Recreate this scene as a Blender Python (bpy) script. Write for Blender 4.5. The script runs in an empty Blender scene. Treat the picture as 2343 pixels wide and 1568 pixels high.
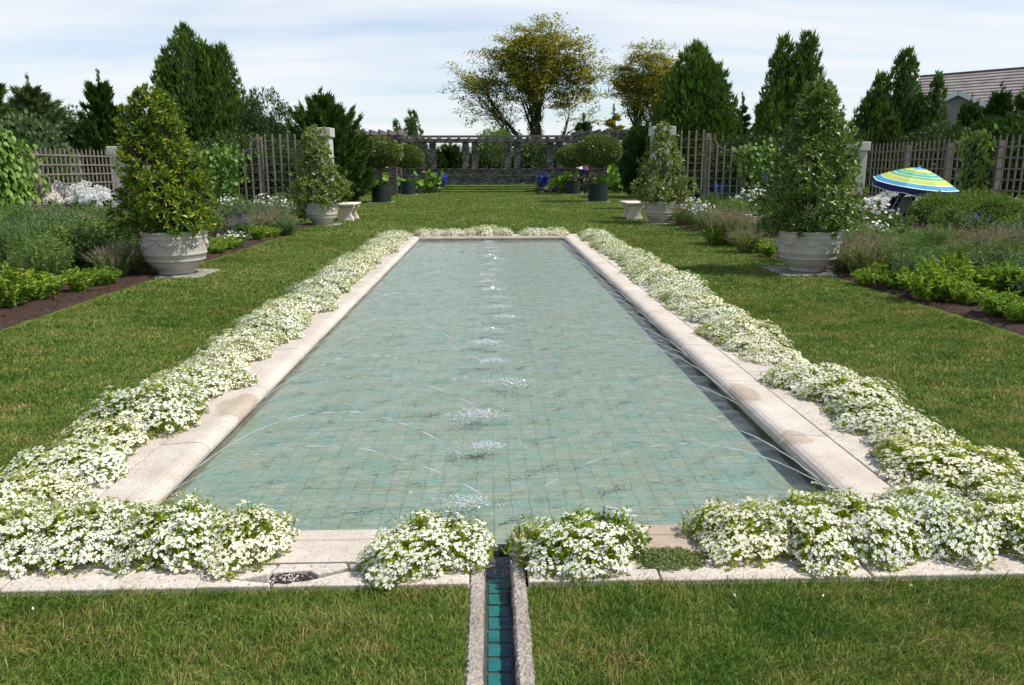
import bpy, math
import numpy as np
from mathutils import Vector, Matrix

# ---------------------------------------------------------------- camera, sky, sun
S = bpy.context.scene
COL = S.collection
F, CX, CY, VX, HY, CAMH = 1786.0, 1171.0, 784.0, 1121.0, 384.0, 1.6
PITCH = math.atan((CY - HY) / F)
YAW = math.atan((CX - VX) * math.cos(PITCH) / F)
_fh = Vector((math.sin(YAW), math.cos(YAW), 0))
_rt = Vector((math.cos(YAW), -math.sin(YAW), 0))
_fw = _fh * math.cos(PITCH) + Vector((0, 0, -math.sin(PITCH)))
_up = _rt.cross(_fw)
ROLL_A = math.radians(0.2)
_rt, _up = _rt * math.cos(ROLL_A) - _up * math.sin(ROLL_A), _up * math.cos(ROLL_A) + _rt * math.sin(ROLL_A)
cd = bpy.data.cameras.new('camera'); cam = bpy.data.objects.new('camera', cd); COL.objects.link(cam)
cam.matrix_world = Matrix(((_rt.x, _up.x, -_fw.x, 0), (_rt.y, _up.y, -_fw.y, 0), (_rt.z, _up.z, -_fw.z, CAMH), (0, 0, 0, 1)))
cd.sensor_fit = 'HORIZONTAL'; cd.sensor_width = 23.6; cd.lens = 18.0; cd.clip_end = 4000; cd.clip_start = 0.05
S.camera = cam

def ray(px, py):
    return _fw * F + _rt * (px - CX) - _up * (py - CY)
def at(px, py, Y):                       # point seen at (px, py) standing at distance Y down the garden
    d = ray(px, py); return Vector((0, 0, CAMH)) + d * (Y / d.y)
def gnd(px, py, z=0.0):                  # point seen at (px, py) on the level z
    d = ray(px, py); return Vector((0, 0, CAMH)) + d * ((z - CAMH) / d.z)

SUN = Vector((1.0, -0.20, 1.45)).normalized()
w = bpy.data.worlds.new('World'); S.world = w; w.use_nodes = True
nt = w.node_tree; nt.nodes.clear()
def N(nt, t, **k):
    n = nt.nodes.new(t)
    for a, b in k.items():
        if a.startswith('i_'): n.inputs[a[2:].replace('_', ' ')].default_value = b
        else: setattr(n, a, b)
    return n
out = N(nt, 'ShaderNodeOutputWorld'); bg = N(nt, 'ShaderNodeBackground'); bg.inputs['Strength'].default_value = 0.11
sky = N(nt, 'ShaderNodeTexSky'); sky.sky_type = 'NISHITA'; sky.sun_disc = False
sky.sun_elevation = math.asin(SUN.z); sky.sun_rotation = math.atan2(SUN.x, SUN.y)
sky.air_density = 1.0; sky.dust_density = 0.6; sky.ozone_density = 1.2
tc = N(nt, 'ShaderNodeTexCoord'); sp = N(nt, 'ShaderNodeSeparateXYZ'); nt.links.new(tc.outputs['Generated'], sp.inputs[0])
zz = N(nt, 'ShaderNodeMath', operation='MAXIMUM'); nt.links.new(sp.outputs['Z'], zz.inputs[0]); zz.inputs[1].default_value = 0.0
za = N(nt, 'ShaderNodeMath', operation='ADD'); nt.links.new(zz.outputs[0], za.inputs[0]); za.inputs[1].default_value = 0.10
dx = N(nt, 'ShaderNodeMath', operation='DIVIDE'); nt.links.new(sp.outputs['X'], dx.inputs[0]); nt.links.new(za.outputs[0], dx.inputs[1])
dy = N(nt, 'ShaderNodeMath', operation='DIVIDE'); nt.links.new(sp.outputs['Y'], dy.inputs[0]); nt.links.new(za.outputs[0], dy.inputs[1])
cb = N(nt, 'ShaderNodeCombineXYZ'); nt.links.new(dx.outputs[0], cb.inputs[0]); nt.links.new(dy.outputs[0], cb.inputs[1])
mp = N(nt, 'ShaderNodeMapping'); mp.inputs['Scale'].default_value = (0.28, 0.85, 1); mp.inputs['Rotation'].default_value = (0, 0, 0.16)
mp.inputs['Location'].default_value = (1.7, 0.4, 0)
nt.links.new(cb.outputs[0], mp.inputs[0])
no = N(nt, 'ShaderNodeTexNoise'); no.inputs['Scale'].default_value = 1.35; no.inputs['Detail'].default_value = 5; no.inputs['Roughness'].default_value = 0.52; no.inputs['Distortion'].default_value = 0.35
nt.links.new(mp.outputs[0], no.inputs[0])
rp = N(nt, 'ShaderNodeValToRGB'); rp.color_ramp.elements[0].position = 0.34; rp.color_ramp.elements[0].color = (0.30,) * 3 + (1,)
rp.color_ramp.elements[1].position = 0.60; rp.color_ramp.elements[1].color = (0.95,) * 3 + (1,)
nt.links.new(no.outputs[0], rp.inputs[0])
mx = N(nt, 'ShaderNodeMixRGB'); el = N(nt, 'ShaderNodeMapRange'); nt.links.new(zz.outputs[0], el.inputs[0]); el.inputs[1].default_value = 0.30; el.inputs[2].default_value = 0.62; el.inputs[3].default_value = 1.0; el.inputs[4].default_value = 0.12
em = N(nt, 'ShaderNodeMath', operation='MULTIPLY'); nt.links.new(rp.outputs[0], em.inputs[0]); nt.links.new(el.outputs[0], em.inputs[1]); nt.links.new(em.outputs[0], mx.inputs[0])
sb = N(nt, 'ShaderNodeMixRGB', blend_type='MULTIPLY'); sb.inputs[0].default_value = 1; nt.links.new(sky.outputs[0], sb.inputs[1]); sb.inputs[2].default_value = (1.15, 1.22, 1.32, 1); nt.links.new(sb.outputs[0], mx.inputs[1]); mx.inputs[2].default_value = (7.6, 7.85, 8.15, 1)
nt.links.new(mx.outputs[0], bg.inputs[0]); nt.links.new(bg.outputs[0], out.inputs[0])
ld = bpy.data.lights.new('sun', 'SUN'); ld.energy = 5.0; ld.angle = math.radians(0.5); ld.color = (1, 0.94, 0.84)
sun = bpy.data.objects.new('sun', ld); COL.objects.link(sun); sun.location = (30, -5, 40)
sun.rotation_euler = (-SUN).to_track_quat('-Z', 'Y').to_euler()
S.view_settings.view_transform = 'Standard'; S.view_settings.look = 'None'; S.view_settings.exposure = 0.14; S.view_settings.gamma = 1
S.render.engine = 'CYCLES'
S.cycles.max_bounces = 8; S.cycles.transparent_max_bounces = 24; S.cycles.diffuse_bounces = 3; S.cycles.glossy_bounces = 3
S.cycles.caustics_reflective = False; S.cycles.caustics_refractive = False
S.cycles.use_denoising = True

# ---------------------------------------------------------------- materials
def newmat(name):
    m = bpy.data.materials.new(name); m.use_nodes = True; m.node_tree.nodes.clear(); return m, m.node_tree
def ramp(nt, fac, stops):
    r = N(nt, 'ShaderNodeValToRGB'); e = r.color_ramp.elements
    while len(e) < len(stops): e.new(0.5)
    for i, (p, c) in enumerate(stops): e[i].position = p; e[i].color = tuple(c) + (1,)
    nt.links.new(fac, r.inputs[0]); return r.outputs[0]
def noise(nt, scale, detail=3, rough=0.55, vec=None, stretch=None, dist=0):
    n = N(nt, 'ShaderNodeTexNoise'); n.inputs['Scale'].default_value = scale; n.inputs['Detail'].default_value = detail
    n.inputs['Roughness'].default_value = rough; n.inputs['Distortion'].default_value = dist
    if vec is None:
        g = N(nt, 'ShaderNodeNewGeometry'); vec = g.outputs['Position']
    if stretch:
        m = N(nt, 'ShaderNodeMapping'); m.inputs['Scale'].default_value = stretch; nt.links.new(vec, m.inputs[0]); vec = m.outputs[0]
    nt.links.new(vec, n.inputs[0]); return n.outputs[0]
def mixc(nt, fac, a, b, mode='MIX'):
    m = N(nt, 'ShaderNodeMixRGB', blend_type=mode)
    for i, v in ((0, fac), (1, a), (2, b)):
        if isinstance(v, (int, float)): m.inputs[i].default_value = v
        elif isinstance(v, tuple): m.inputs[i].default_value = v + (1,)
        else: nt.links.new(v, m.inputs[i])
    return m.outputs[0]
def bump(nt, h, strength, dist):
    b = N(nt, 'ShaderNodeBump'); b.inputs['Strength'].default_value = strength; b.inputs['Distance'].default_value = dist
    nt.links.new(h, b.inputs['Height']); return b.outputs[0]
def finish(nt, color, rough=0.8, normal=None, spec=0.3, metal=0.0, coat=0):
    p = N(nt, 'ShaderNodeBsdfPrincipled'); o = N(nt, 'ShaderNodeOutputMaterial')
    if isinstance(color, tuple): p.inputs['Base Color'].default_value = color + (1,)
    else: nt.links.new(color, p.inputs['Base Color'])
    p.inputs['Roughness'].default_value = rough; p.inputs['Specular IOR Level'].default_value = spec; p.inputs['Metallic'].default_value = metal
    p.inputs['Coat Weight'].default_value = coat
    if normal is not None: nt.links.new(normal, p.inputs['Normal'])
    nt.links.new(p.outputs[0], o.inputs[0]); return p
def simple(name, stops, scale=6, rough=0.8, bs=0.3, bd=0.01, fine=60, spec=0.3, metal=0, coat=0, detail=4):
    m, nt = newmat(name)
    a = noise(nt, scale, detail, 0.6); c = ramp(nt, a, [(0.3 + 0.4 * i / max(1, len(stops) - 1), s) for i, s in enumerate(stops)])
    f = noise(nt, fine, 3, 0.6); c = mixc(nt, 0.35, c, ramp(nt, f, [(0.3, (0.55,) * 3), (0.7, (1.35,) * 3)]), 'MULTIPLY')
    finish(nt, c, rough, bump(nt, f, bs, bd), spec, metal, coat); return m
def leafmat(name, stops, trans=0.25, rough=0.5, spec=0.35, patch=2.5, patchc=0.35, acc=None, accp=0.9):
    """leaves vary one by one (each its own colour), and by broad patches of growth"""
    m, nt = newmat(name)
    g = N(nt, 'ShaderNodeNewGeometry'); oi = N(nt, 'ShaderNodeObjectInfo')
    c = ramp(nt, g.outputs['Random Per Island'], [(i / max(1, len(stops) - 1) * (accp if acc else 1.0), s) for i, s in enumerate(stops)] + ([(min(1, accp + 0.03), acc)] if acc else []))
    pn = noise(nt, patch, 2, 0.5)
    c = mixc(nt, 1.0, c, (1.0,) * 3 if name == 'white_petal' else (1.4, 1.38, 1.3), 'MULTIPLY')
    c = mixc(nt, patchc * 1.6, c, ramp(nt, pn, [(0.3, (0.65, 0.72, 0.65)), (0.7, (1.35, 1.25, 1.1))]), 'MULTIPLY')
    c = mixc(nt, 0.35, c, ramp(nt, oi.outputs['Random'], [(0, (0.75, 0.85, 0.9)), (1, (1.3, 1.15, 0.95))]), 'MULTIPLY')
    p = N(nt, 'ShaderNodeBsdfPrincipled'); nt.links.new(c, p.inputs['Base Color']); p.inputs['Roughness'].default_value = rough; p.inputs['Specular IOR Level'].default_value = spec
    t = N(nt, 'ShaderNodeBsdfTranslucent'); tcx = mixc(nt, 1.0, c, (1.0, 1.0, 0.97) if name == 'white_petal' else (1.5, 1.6, 0.6), 'MULTIPLY'); nt.links.new(tcx, t.inputs[0])
    mx = N(nt, 'ShaderNodeMixShader'); mx.inputs[0].default_value = trans; nt.links.new(p.outputs[0], mx.inputs[1]); nt.links.new(t.outputs[0], mx.inputs[2])
    o = N(nt, 'ShaderNodeOutputMaterial'); nt.links.new(mx.outputs[0], o.inputs[0]); return m

def lawn_color(nt):
    g = N(nt, 'ShaderNodeNewGeometry'); pos = g.outputs['Position']
    a = noise(nt, 0.8, 4, 0.6, pos, (1.0, 1.9, 1), 0.4)
    b = noise(nt, 4.2, 5, 0.7, pos, (0.8, 1.4, 1), 0.5)
    s = mixc(nt, 0.6, a, b)
    wv = noise(nt, 2.3, 5, 0.7, pos, (0.55, 1.9, 1), 1.2); s = mixc(nt, 0.35, s, wv)
    c = ramp(nt, s, [(0.36, (0.045, 0.105, 0.013)), (0.45, (0.082, 0.158, 0.021)), (0.53, (0.145, 0.205, 0.040)), (0.585, (0.20, 0.235, 0.06)), (0.68, (0.34, 0.29, 0.11))])
    return c, g
def mat_lawn():
    m, nt = newmat('lawn_turf'); c, g = lawn_color(nt)
    f = noise(nt, 55, 4, 0.75, g.outputs['Position']); c = mixc(nt, 1.0, c, ramp(nt, f, [(0.3, (0.42,) * 3), (0.7, (1.05,) * 3)]), 'MULTIPLY')
    finish(nt, c, 0.95, bump(nt, f, 0.8, 0.03), 0.1); return m
def mat_blade():
    m, nt = newmat('grass_blade'); c, g = lawn_color(nt)
    dry = noise(nt, 2.1, 5, 0.7, g.outputs['Position'], (0.8, 1.2, 1), 0.8); c = mixc(nt, ramp(nt, dry, [(0.52, (0,) * 3), (0.66, (0.62,) * 3)]), c, (0.30, 0.235, 0.085))
    c2 = ramp(nt, g.outputs['Random Per Island'], [(0, (0.55, 0.75, 0.6)), (0.5, (1.1, 1.15, 0.9)), (0.76, (1.35, 1.25, 1.1)), (0.85, (2.0, 1.4, 1.9)), (1, (2.8, 1.8, 3.0))])
    c = mixc(nt, 1.0, c, c2, 'MULTIPLY')
    p = N(nt, 'ShaderNodeBsdfPrincipled'); nt.links.new(c, p.inputs['Base Color']); p.inputs['Roughness'].default_value = 0.6; p.inputs['Specular IOR Level'].default_value = 0.25
    t = N(nt, 'ShaderNodeBsdfTranslucent'); nt.links.new(c, t.inputs[0])
    mx = N(nt, 'ShaderNodeMixShader'); mx.inputs[0].default_value = 0.3; nt.links.new(p.outputs[0], mx.inputs[1]); nt.links.new(t.outputs[0], mx.inputs[2])
    o = N(nt, 'ShaderNodeOutputMaterial'); nt.links.new(mx.outputs[0], o.inputs[0]); return m
def mat_stone_agg(name, stops, stains=(), fine=220, blotch=(0.8, 0.78, 0.74)):
    """exposed-aggregate cast stone; stains = damp patches (x, y, radius x, radius y)"""
    m, nt = newmat(name); g = N(nt, 'ShaderNodeNewGeometry'); pos = g.outputs['Position']
    c = ramp(nt, noise(nt, 2.2, 4, 0.6, pos), [(0.3, stops[0]), (0.7, stops[1])])
    v = N(nt, 'ShaderNodeTexVoronoi'); v.inputs['Scale'].default_value = fine; nt.links.new(pos, v.inputs[0])
    cc = N(nt, 'ShaderNodeSeparateColor'); nt.links.new(v.outputs['Color'], cc.inputs[0])
    c = mixc(nt, 0.55, c, ramp(nt, cc.outputs[0], [(0, (0.62, 0.58, 0.54)), (0.5, (1.0, 0.98, 0.95)), (1, (1.3, 1.3, 1.3))]), 'MULTIPLY')
    c = mixc(nt, ramp(nt, noise(nt, 9, 5, 0.7, pos), [(0.55, (0,) * 3), (0.75, (0.6,) * 3)]), c, mixc(nt, 1.0, c, blotch, 'MULTIPLY'))
    for (x, y, rx, ry) in stains:
        mp = N(nt, 'ShaderNodeMapping'); mp.inputs['Location'].default_value = (-x / rx, -y / ry, 0); mp.inputs['Scale'].default_value = (1 / rx, 1 / ry, 0)
        nt.links.new(pos, mp.inputs[0]); ln = N(nt, 'ShaderNodeVectorMath', operation='LENGTH'); nt.links.new(mp.outputs[0], ln.inputs[0])
        ad = N(nt, 'ShaderNodeMath', operation='MULTIPLY_ADD'); nt.links.new(noise(nt, 9, 2, 0.5, pos), ad.inputs[0]); ad.inputs[1].default_value = 0.5; nt.links.new(ln.outputs['Value'], ad.inputs[2])
        k = ramp(nt, ad.outputs[0], [(0.0, (1,) * 3), (0.98, (1,) * 3), (1.0, (0,) * 3)]) if False else None
        lt = N(nt, 'ShaderNodeMath', operation='LESS_THAN'); nt.links.new(ad.outputs[0], lt.inputs[0]); lt.inputs[1].default_value = 1.25
        sf = ramp(nt, ad.outputs[0], [(0.0, (1,) * 3), (0.86, (1,) * 3), (1.0, (0,) * 3)])
        c = mixc(nt, sf, c, mixc(nt, 1.0, c, (0.76, 0.71, 0.65), 'MULTIPLY'))
    c = mixc(nt, ramp(nt, noise(nt, 3.7, 6, 0.75, pos), [(0.52, (0,) * 3), (0.70, (0.55,) * 3)]), c, mixc(nt, 1.0, c, (0.66, 0.63, 0.57), 'MULTIPLY'))
    finish(nt, c, 0.85, bump(nt, v.outputs['Distance'], 0.35, 0.002), 0.25); return m
def mat_tiles(x0, x1, y0, y1):
    """glazed pool tiles: two rows of big ones round the edge, small ones inside"""
    m, nt = newmat('pool_tile'); g = N(nt, 'ShaderNodeNewGeometry'); pos = g.outputs['Position']
    dn = N(nt, 'ShaderNodeTexNoise'); dn.inputs['Scale'].default_value = 9; dn.inputs['Detail'].default_value = 3; nt.links.new(pos, dn.inputs[0])
    va = N(nt, 'ShaderNodeVectorMath', operation='MULTIPLY_ADD'); nt.links.new(dn.outputs['Color'], va.inputs[0]); va.inputs[1].default_value = (0.04, 0.03, 0); nt.links.new(pos, va.inputs[2])
    def grid(t):
        b = N(nt, 'ShaderNodeTexBrick'); b.offset = 0; b.squash = 1
        b.inputs['Color1'].default_value = (0, 0, 0, 1); b.inputs['Color2'].default_value = (1, 1, 1, 1); b.inputs['Mortar'].default_value = (0.5, 0.5, 0.5, 1)
        b.inputs['Scale'].default_value = 1; b.inputs['Mortar Size'].default_value = 0.0024; b.inputs['Brick Width'].default_value = t; b.inputs['Row Height'].default_value = t
        b.inputs['Mortar Smooth'].default_value = 0.3
        mp = N(nt, 'ShaderNodeMapping'); mp.inputs['Location'].default_value = (-x0 + 2 * t, -y0 + 2 * t, 0); nt.links.new(va.outputs[0], mp.inputs[0]); nt.links.new(mp.outputs[0], b.inputs[0])
        return b
    big, small = grid(0.19), grid(0.095)
    sx = N(nt, 'ShaderNodeSeparateXYZ'); nt.links.new(pos, sx.inputs[0])
    gy = N(nt, 'ShaderNodeMath', operation='LESS_THAN'); nt.links.new(sx.outputs['Y'], gy.inputs[0]); gy.inputs[1].default_value = y0 + 0.38
    ax = N(nt, 'ShaderNodeMath', operation='GREATER_THAN'); nt.links.new(sx.outputs['X'], ax.inputs[0]); ax.inputs[1].default_value = x1 - 0.38
    bx_ = N(nt, 'ShaderNodeMath', operation='LESS_THAN'); nt.links.new(sx.outputs['X'], bx_.inputs[0]); bx_.inputs[1].default_value = x0 + 0.38
    mm = N(nt, 'ShaderNodeMath', operation='MAXIMUM'); nt.links.new(gy.outputs[0], mm.inputs[0]); nt.links.new(ax.outputs[0], mm.inputs[1])
    m2 = N(nt, 'ShaderNodeMath', operation='MAXIMUM'); nt.links.new(mm.outputs[0], m2.inputs[0]); nt.links.new(bx_.outputs[0], m2.inputs[1])
    tone = mixc(nt, m2.outputs[0], small.outputs['Color'], big.outputs['Color']); mort = mixc(nt, m2.outputs[0], small.outputs['Fac'], big.outputs['Fac'])
    c = ramp(nt, tone, [(0.0, (0.275, 0.37, 0.305)), (0.35, (0.20, 0.335, 0.30)), (0.65, (0.335, 0.37, 0.295)), (1.0, (0.24, 0.31, 0.26))])
    n1 = noise(nt, 16, 5, 0.75, pos, (0.6, 1.9, 1)); c = mixc(nt, ramp(nt, n1, [(0.46, (0,) * 3), (0.62, (0.85,) * 3)]), c, (0.22, 0.25, 0.175))
    n2 = noise(nt, 13, 5, 0.75, pos, (0.8, 2.2, 3)); c = mixc(nt, ramp(nt, n2, [(0.52, (0,) * 3), (0.70, (0.6,) * 3)]), c, (0.11, 0.31, 0.35))
    n3 = noise(nt, 1.3, 3, 0.6, pos); c = mixc(nt, ramp(nt, n3, [(0.45, (0,) * 3), (0.75, (0.5,) * 3)]), c, (0.26, 0.29, 0.215))
    n4 = noise(nt, 45, 3, 0.7, pos, (0.5, 1.5, 1)); c = mixc(nt, 0.6, c, ramp(nt, n4, [(0.3, (0.62, 0.68, 0.66)), (0.7, (1.35, 1.32, 1.3))]), 'MULTIPLY')
    c = mixc(nt, 0.75, c, mixc(nt, mort, c, (0.10, 0.12, 0.09)))
    finish(nt, c, 0.4, None, 0.3); return m
def mat_water(tint=(0.93, 0.965, 0.955), bs=0.5, milk=0.45):
    m, nt = newmat('water_surface'); g = N(nt, 'ShaderNodeNewGeometry'); pos = g.outputs['Position']
    h1 = noise(nt, 11, 3, 0.6, pos, (0.7, 1.5, 1), 0.6); h2 = noise(nt, 34, 2, 0.6, pos, (0.8, 1.3, 1), 0.4)
    ad = N(nt, 'ShaderNodeMath', operation='MULTIPLY_ADD'); nt.links.new(h2, ad.inputs[0]); ad.inputs[1].default_value = 0.3; nt.links.new(h1, ad.inputs[2])
    b = bump(nt, ad.outputs[0], bs, 0.03)
    fr = N(nt, 'ShaderNodeFresnel'); fr.inputs[0].default_value = 1.333; nt.links.new(b, fr.inputs['Normal'])
    gl = N(nt, 'ShaderNodeBsdfGlossy'); gl.inputs['Roughness'].default_value = 0.03; nt.links.new(b, gl.inputs['Normal'])
    tr = N(nt, 'ShaderNodeBsdfTransparent'); tr.inputs[0].default_value = tint + (1,)
    mx = N(nt, 'ShaderNodeMixShader'); nt.links.new(fr.outputs[0], mx.inputs[0]); nt.links.new(tr.outputs[0], mx.inputs[1]); nt.links.new(gl.outputs[0], mx.inputs[2])
    # fountain water is full of fine air bubbles: the longer the slanting path, the milkier it looks
    lw = N(nt, 'ShaderNodeLayerWeight'); lw.inputs[0].default_value = 0.5; pw = N(nt, 'ShaderNodeMath', operation='POWER'); nt.links.new(lw.outputs['Facing'], pw.inputs[0]); pw.inputs[1].default_value = 5.0
    mu = N(nt, 'ShaderNodeMath', operation='MULTIPLY'); nt.links.new(pw.outputs[0], mu.inputs[0]); mu.inputs[1].default_value = milk
    df = N(nt, 'ShaderNodeBsdfDiffuse'); df.inputs[0].default_value = (0.47, 0.51, 0.46, 1)
    m0 = N(nt, 'ShaderNodeMixShader'); nt.links.new(mu.outputs[0], m0.inputs[0]); nt.links.new(tr.outputs[0], m0.inputs[1]); nt.links.new(df.outputs[0], m0.inputs[2]); nt.links.new(m0.outputs[0], mx.inputs[1])
    o = N(nt, 'ShaderNodeOutputMaterial'); nt.links.new(mx.outputs[0], o.inputs[0]); return m
def mat_spray(name, white=0.4, clear=0.4):
    m, nt = newmat(name)
    d = N(nt, 'ShaderNodeBsdfPrincipled'); d.inputs['Base Color'].default_value = (0.9, 0.93, 0.95, 1); d.inputs['Roughness'].default_value = 0.12; d.inputs['Specular IOR Level'].default_value = 0.8
    t = N(nt, 'ShaderNodeBsdfTransparent'); gl = N(nt, 'ShaderNodeBsdfGlossy'); gl.inputs['Roughness'].default_value = 0.08
    m1 = N(nt, 'ShaderNodeMixShader'); m1.inputs[0].default_value = 0.5; nt.links.new(t.outputs[0], m1.inputs[1]); nt.links.new(gl.outputs[0], m1.inputs[2])
    m1.inputs[0].default_value = 1 - clear
    m2 = N(nt, 'ShaderNodeMixShader'); m2.inputs[0].default_value = white; nt.links.new(m1.outputs[0], m2.inputs[1]); nt.links.new(d.outputs[0], m2.inputs[2])
    o = N(nt, 'ShaderNodeOutputMaterial'); nt.links.new(m2.outputs[0], o.inputs[0]); return m
def mat_wall_stone(name, stops, mortar, bw=0.34, rh=0.13):
    m, nt = newmat(name); g = N(nt, 'ShaderNodeNewGeometry'); pos = g.outputs['Position']
    sx = N(nt, 'ShaderNodeSeparateXYZ'); nt.links.new(pos, sx.inputs[0]); cb = N(nt, 'ShaderNodeCombineXYZ')
    a = N(nt, 'ShaderNodeMath', operation='ADD'); nt.links.new(sx.outputs['X'], a.inputs[0]); nt.links.new(sx.outputs['Y'], a.inputs[1])
    nt.links.new(a.outputs[0], cb.inputs[0]); nt.links.new(sx.outputs['Z'], cb.inputs[1])
    dn = N(nt, 'ShaderNodeTexNoise'); dn.inputs['Scale'].default_value = 2.5; nt.links.new(pos, dn.inputs[0])
    va = N(nt, 'ShaderNodeVectorMath', operation='MULTIPLY_ADD'); nt.links.new(dn.outputs['Color'], va.inputs[0]); va.inputs[1].default_value = (0.7, 0.30, 0); nt.links.new(cb.outputs[0], va.inputs[2])
    b = N(nt, 'ShaderNodeTexBrick'); b.inputs['Scale'].default_value = 1; b.inputs['Brick Width'].default_value = bw; b.inputs['Row Height'].default_value = rh
    b.inputs['Mortar Size'].default_value = 0.016; b.inputs['Color1'].default_value = (0, 0, 0, 1); b.inputs['Color2'].default_value = (1, 1, 1, 1); b.inputs['Mortar'].default_value = (0, 0, 0, 1); nt.links.new(va.outputs[0], b.inputs[0])
    c = ramp(nt, b.outputs['Color'], [(i / (len(stops) - 1), s) for i, s in enumerate(stops)])
    c = mixc(nt, 0.6, c, ramp(nt, noise(nt, 5, 4, 0.7, pos), [(0.3, (0.5,) * 3), (0.7, (1.5,) * 3)]), 'MULTIPLY')
    c = mixc(nt, b.outputs['Fac'], c, mortar)
    iv = N(nt, 'ShaderNodeMath', operation='SUBTRACT'); iv.inputs[0].default_value = 1; nt.links.new(b.outputs['Fac'], iv.inputs[1])
    finish(nt, c, 0.9, bump(nt, iv.outputs[0], 0.9, 0.05), 0.2); return m

M = {}
M['lawn'] = mat_lawn(); M['blade'] = mat_blade()
M['coping'] = mat_stone_agg('cast_stone', ((0.46, 0.405, 0.35), (0.58, 0.53, 0.47)), [(-1.72, 5.15, 0.20, 0.36), (1.80, 5.3, 0.13, 0.32), (1.80, 4.35, 0.11, 0.2)])
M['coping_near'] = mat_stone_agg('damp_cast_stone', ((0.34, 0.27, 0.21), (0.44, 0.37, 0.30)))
M['paving'] = mat_stone_agg('paving_stone', ((0.44, 0.39, 0.34), (0.60, 0.55, 0.49)), fine=120, blotch=(0.6, 0.58, 0.55))
M['channel_curb'] = mat_stone_agg('rough_aggregate', ((0.25, 0.22, 0.185), (0.40, 0.36, 0.32)), fine=90, blotch=(0.45, 0.42, 0.38))
M['plinth'] = simple('slab_stone', [(0.26, 0.25, 0.22), (0.38, 0.36, 0.32)], 3)
M['poolwall'] = simple('pool_wall_stone', [(0.17, 0.14, 0.10), (0.28, 0.24, 0.18)], 5)
M['water'] = mat_water(); M['chwater'] = mat_water((0.95, 0.98, 0.97), 0.12, 0.0)
M['jet'] = mat_spray('jet_water', 0.28, 0.5); M['splash'] = mat_spray('splash_water', 0.42, 0.5)
M['bed'] = simple('channel_concrete', [(0.035, 0.04, 0.04), (0.085, 0.09, 0.085)], 20)
M['glaze'] = simple('green_glaze', [(0.010, 0.10, 0.095), (0.022, 0.17, 0.16), (0.02, 0.14, 0.17)], 11, 0.25, 0.1, 0.002, spec=0.5)
M['mulch'] = simple('mulch', [(0.035, 0.018, 0.012), (0.10, 0.055, 0.036)], 14, 0.95, 1.0, 0.06, 45)
M['soil'] = simple('potting_soil', [(0.03, 0.02, 0.014), (0.07, 0.045, 0.03)], 40, 0.95, 1.0, 0.02, 150)
M['perlite'] = simple('perlite', [(0.55, 0.52, 0.48), (0.75, 0.72, 0.68)], 50)
M['urn'] = simple('cast_limestone', [(0.40, 0.37, 0.32), (0.52, 0.49, 0.44)], 4, 0.85, 0.25, 0.004, 90)
M['bench'] = simple('white_cast_stone', [(0.62, 0.54, 0.46), (0.74, 0.67, 0.60)], 4, 0.85, 0.2, 0.004, 90)
M['stucco'] = simple('white_stucco', [(0.40, 0.38, 0.36), (0.54, 0.51, 0.48)], 1.2, 0.9, 0.2, 0.01, 40, detail=6)
M['wood'] = simple('weathered_grey_wood', [(0.14, 0.115, 0.10), (0.25, 0.21, 0.185)], 5, 0.85, 0.3, 0.01, 60)
M['pergwood'] = simple('grey_beam_wood', [(0.09, 0.085, 0.085), (0.17, 0.16, 0.155)], 3, 0.85, 0.3, 0.01, 40)
M['drystone'] = mat_wall_stone('dry_stone', [(0.06, 0.06, 0.065), (0.13, 0.125, 0.12), (0.24, 0.215, 0.18), (0.09, 0.09, 0.10), (0.18, 0.155, 0.125)], (0.022, 0.021, 0.02))
M['pot'] = simple('dark_green_paint', [(0.010, 0.020, 0.017), (0.016, 0.028, 0.023)], 6, 0.6, 0.15, 0.003, 60, spec=0.3)
M['blueglaze'] = simple('blue_glaze', [(0.004, 0.012, 0.16), (0.008, 0.028, 0.30)], 3, 0.16, 0.1, 0.003, 30, spec=0.7, coat=0.5)
M['bark'] = simple('bark', [(0.07, 0.05, 0.035), (0.16, 0.125, 0.095)], 8, 0.9, 0.8, 0.02, 50)
M['stem'] = simple('green_stem', [(0.05, 0.075, 0.02), (0.10, 0.13, 0.04)], 8, 0.8)
M['shingle'] = simple('wood_shingle', [(0.23, 0.20, 0.19), (0.36, 0.32, 0.30)], 1.2, 0.9, 0.4, 0.02, 14)
M['whitepaint'] = simple('pale_blue_white_paint', [(0.52, 0.56, 0.60), (0.62, 0.66, 0.70)], 3, 0.6)
M['siding'] = simple('grey_siding', [(0.16, 0.15, 0.15), (0.22, 0.21, 0.2)], 2, 0.9)
M['alu'] = simple('aluminium', [(0.55, 0.57, 0.6), (0.7, 0.72, 0.75)], 8, 0.35, 0.05, 0.001, 60, metal=0.7)
M['whiteplastic'] = simple('white_plastic', [(0.6, 0.64, 0.7), (0.7, 0.74, 0.8)], 8, 0.4, 0.05, 0.001)
M['skin'] = simple('skin', [(0.38, 0.20, 0.13), (0.46, 0.26, 0.17)], 12, 0.55, 0.1, 0.002)
M['hair'] = simple('dark_hair', [(0.008, 0.006, 0.005), (0.02, 0.014, 0.01)], 40, 0.5)
M['navy'] = simple('navy_cloth', [(0.008, 0.010, 0.022), (0.018, 0.022, 0.045)], 20, 0.9)
M['bluecloth'] = simple('blue_cloth', [(0.03, 0.05, 0.25), (0.05, 0.08, 0.36)], 20, 0.9)
M['trouser'] = simple('dark_trousers', [(0.02, 0.018, 0.016), (0.045, 0.04, 0.036)], 20, 0.9)
def cloth(name, c): M[name] = simple(name, [tuple(v * 0.9 for v in c), c], 5, 0.75, 0.05, 0.002, 150)
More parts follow.
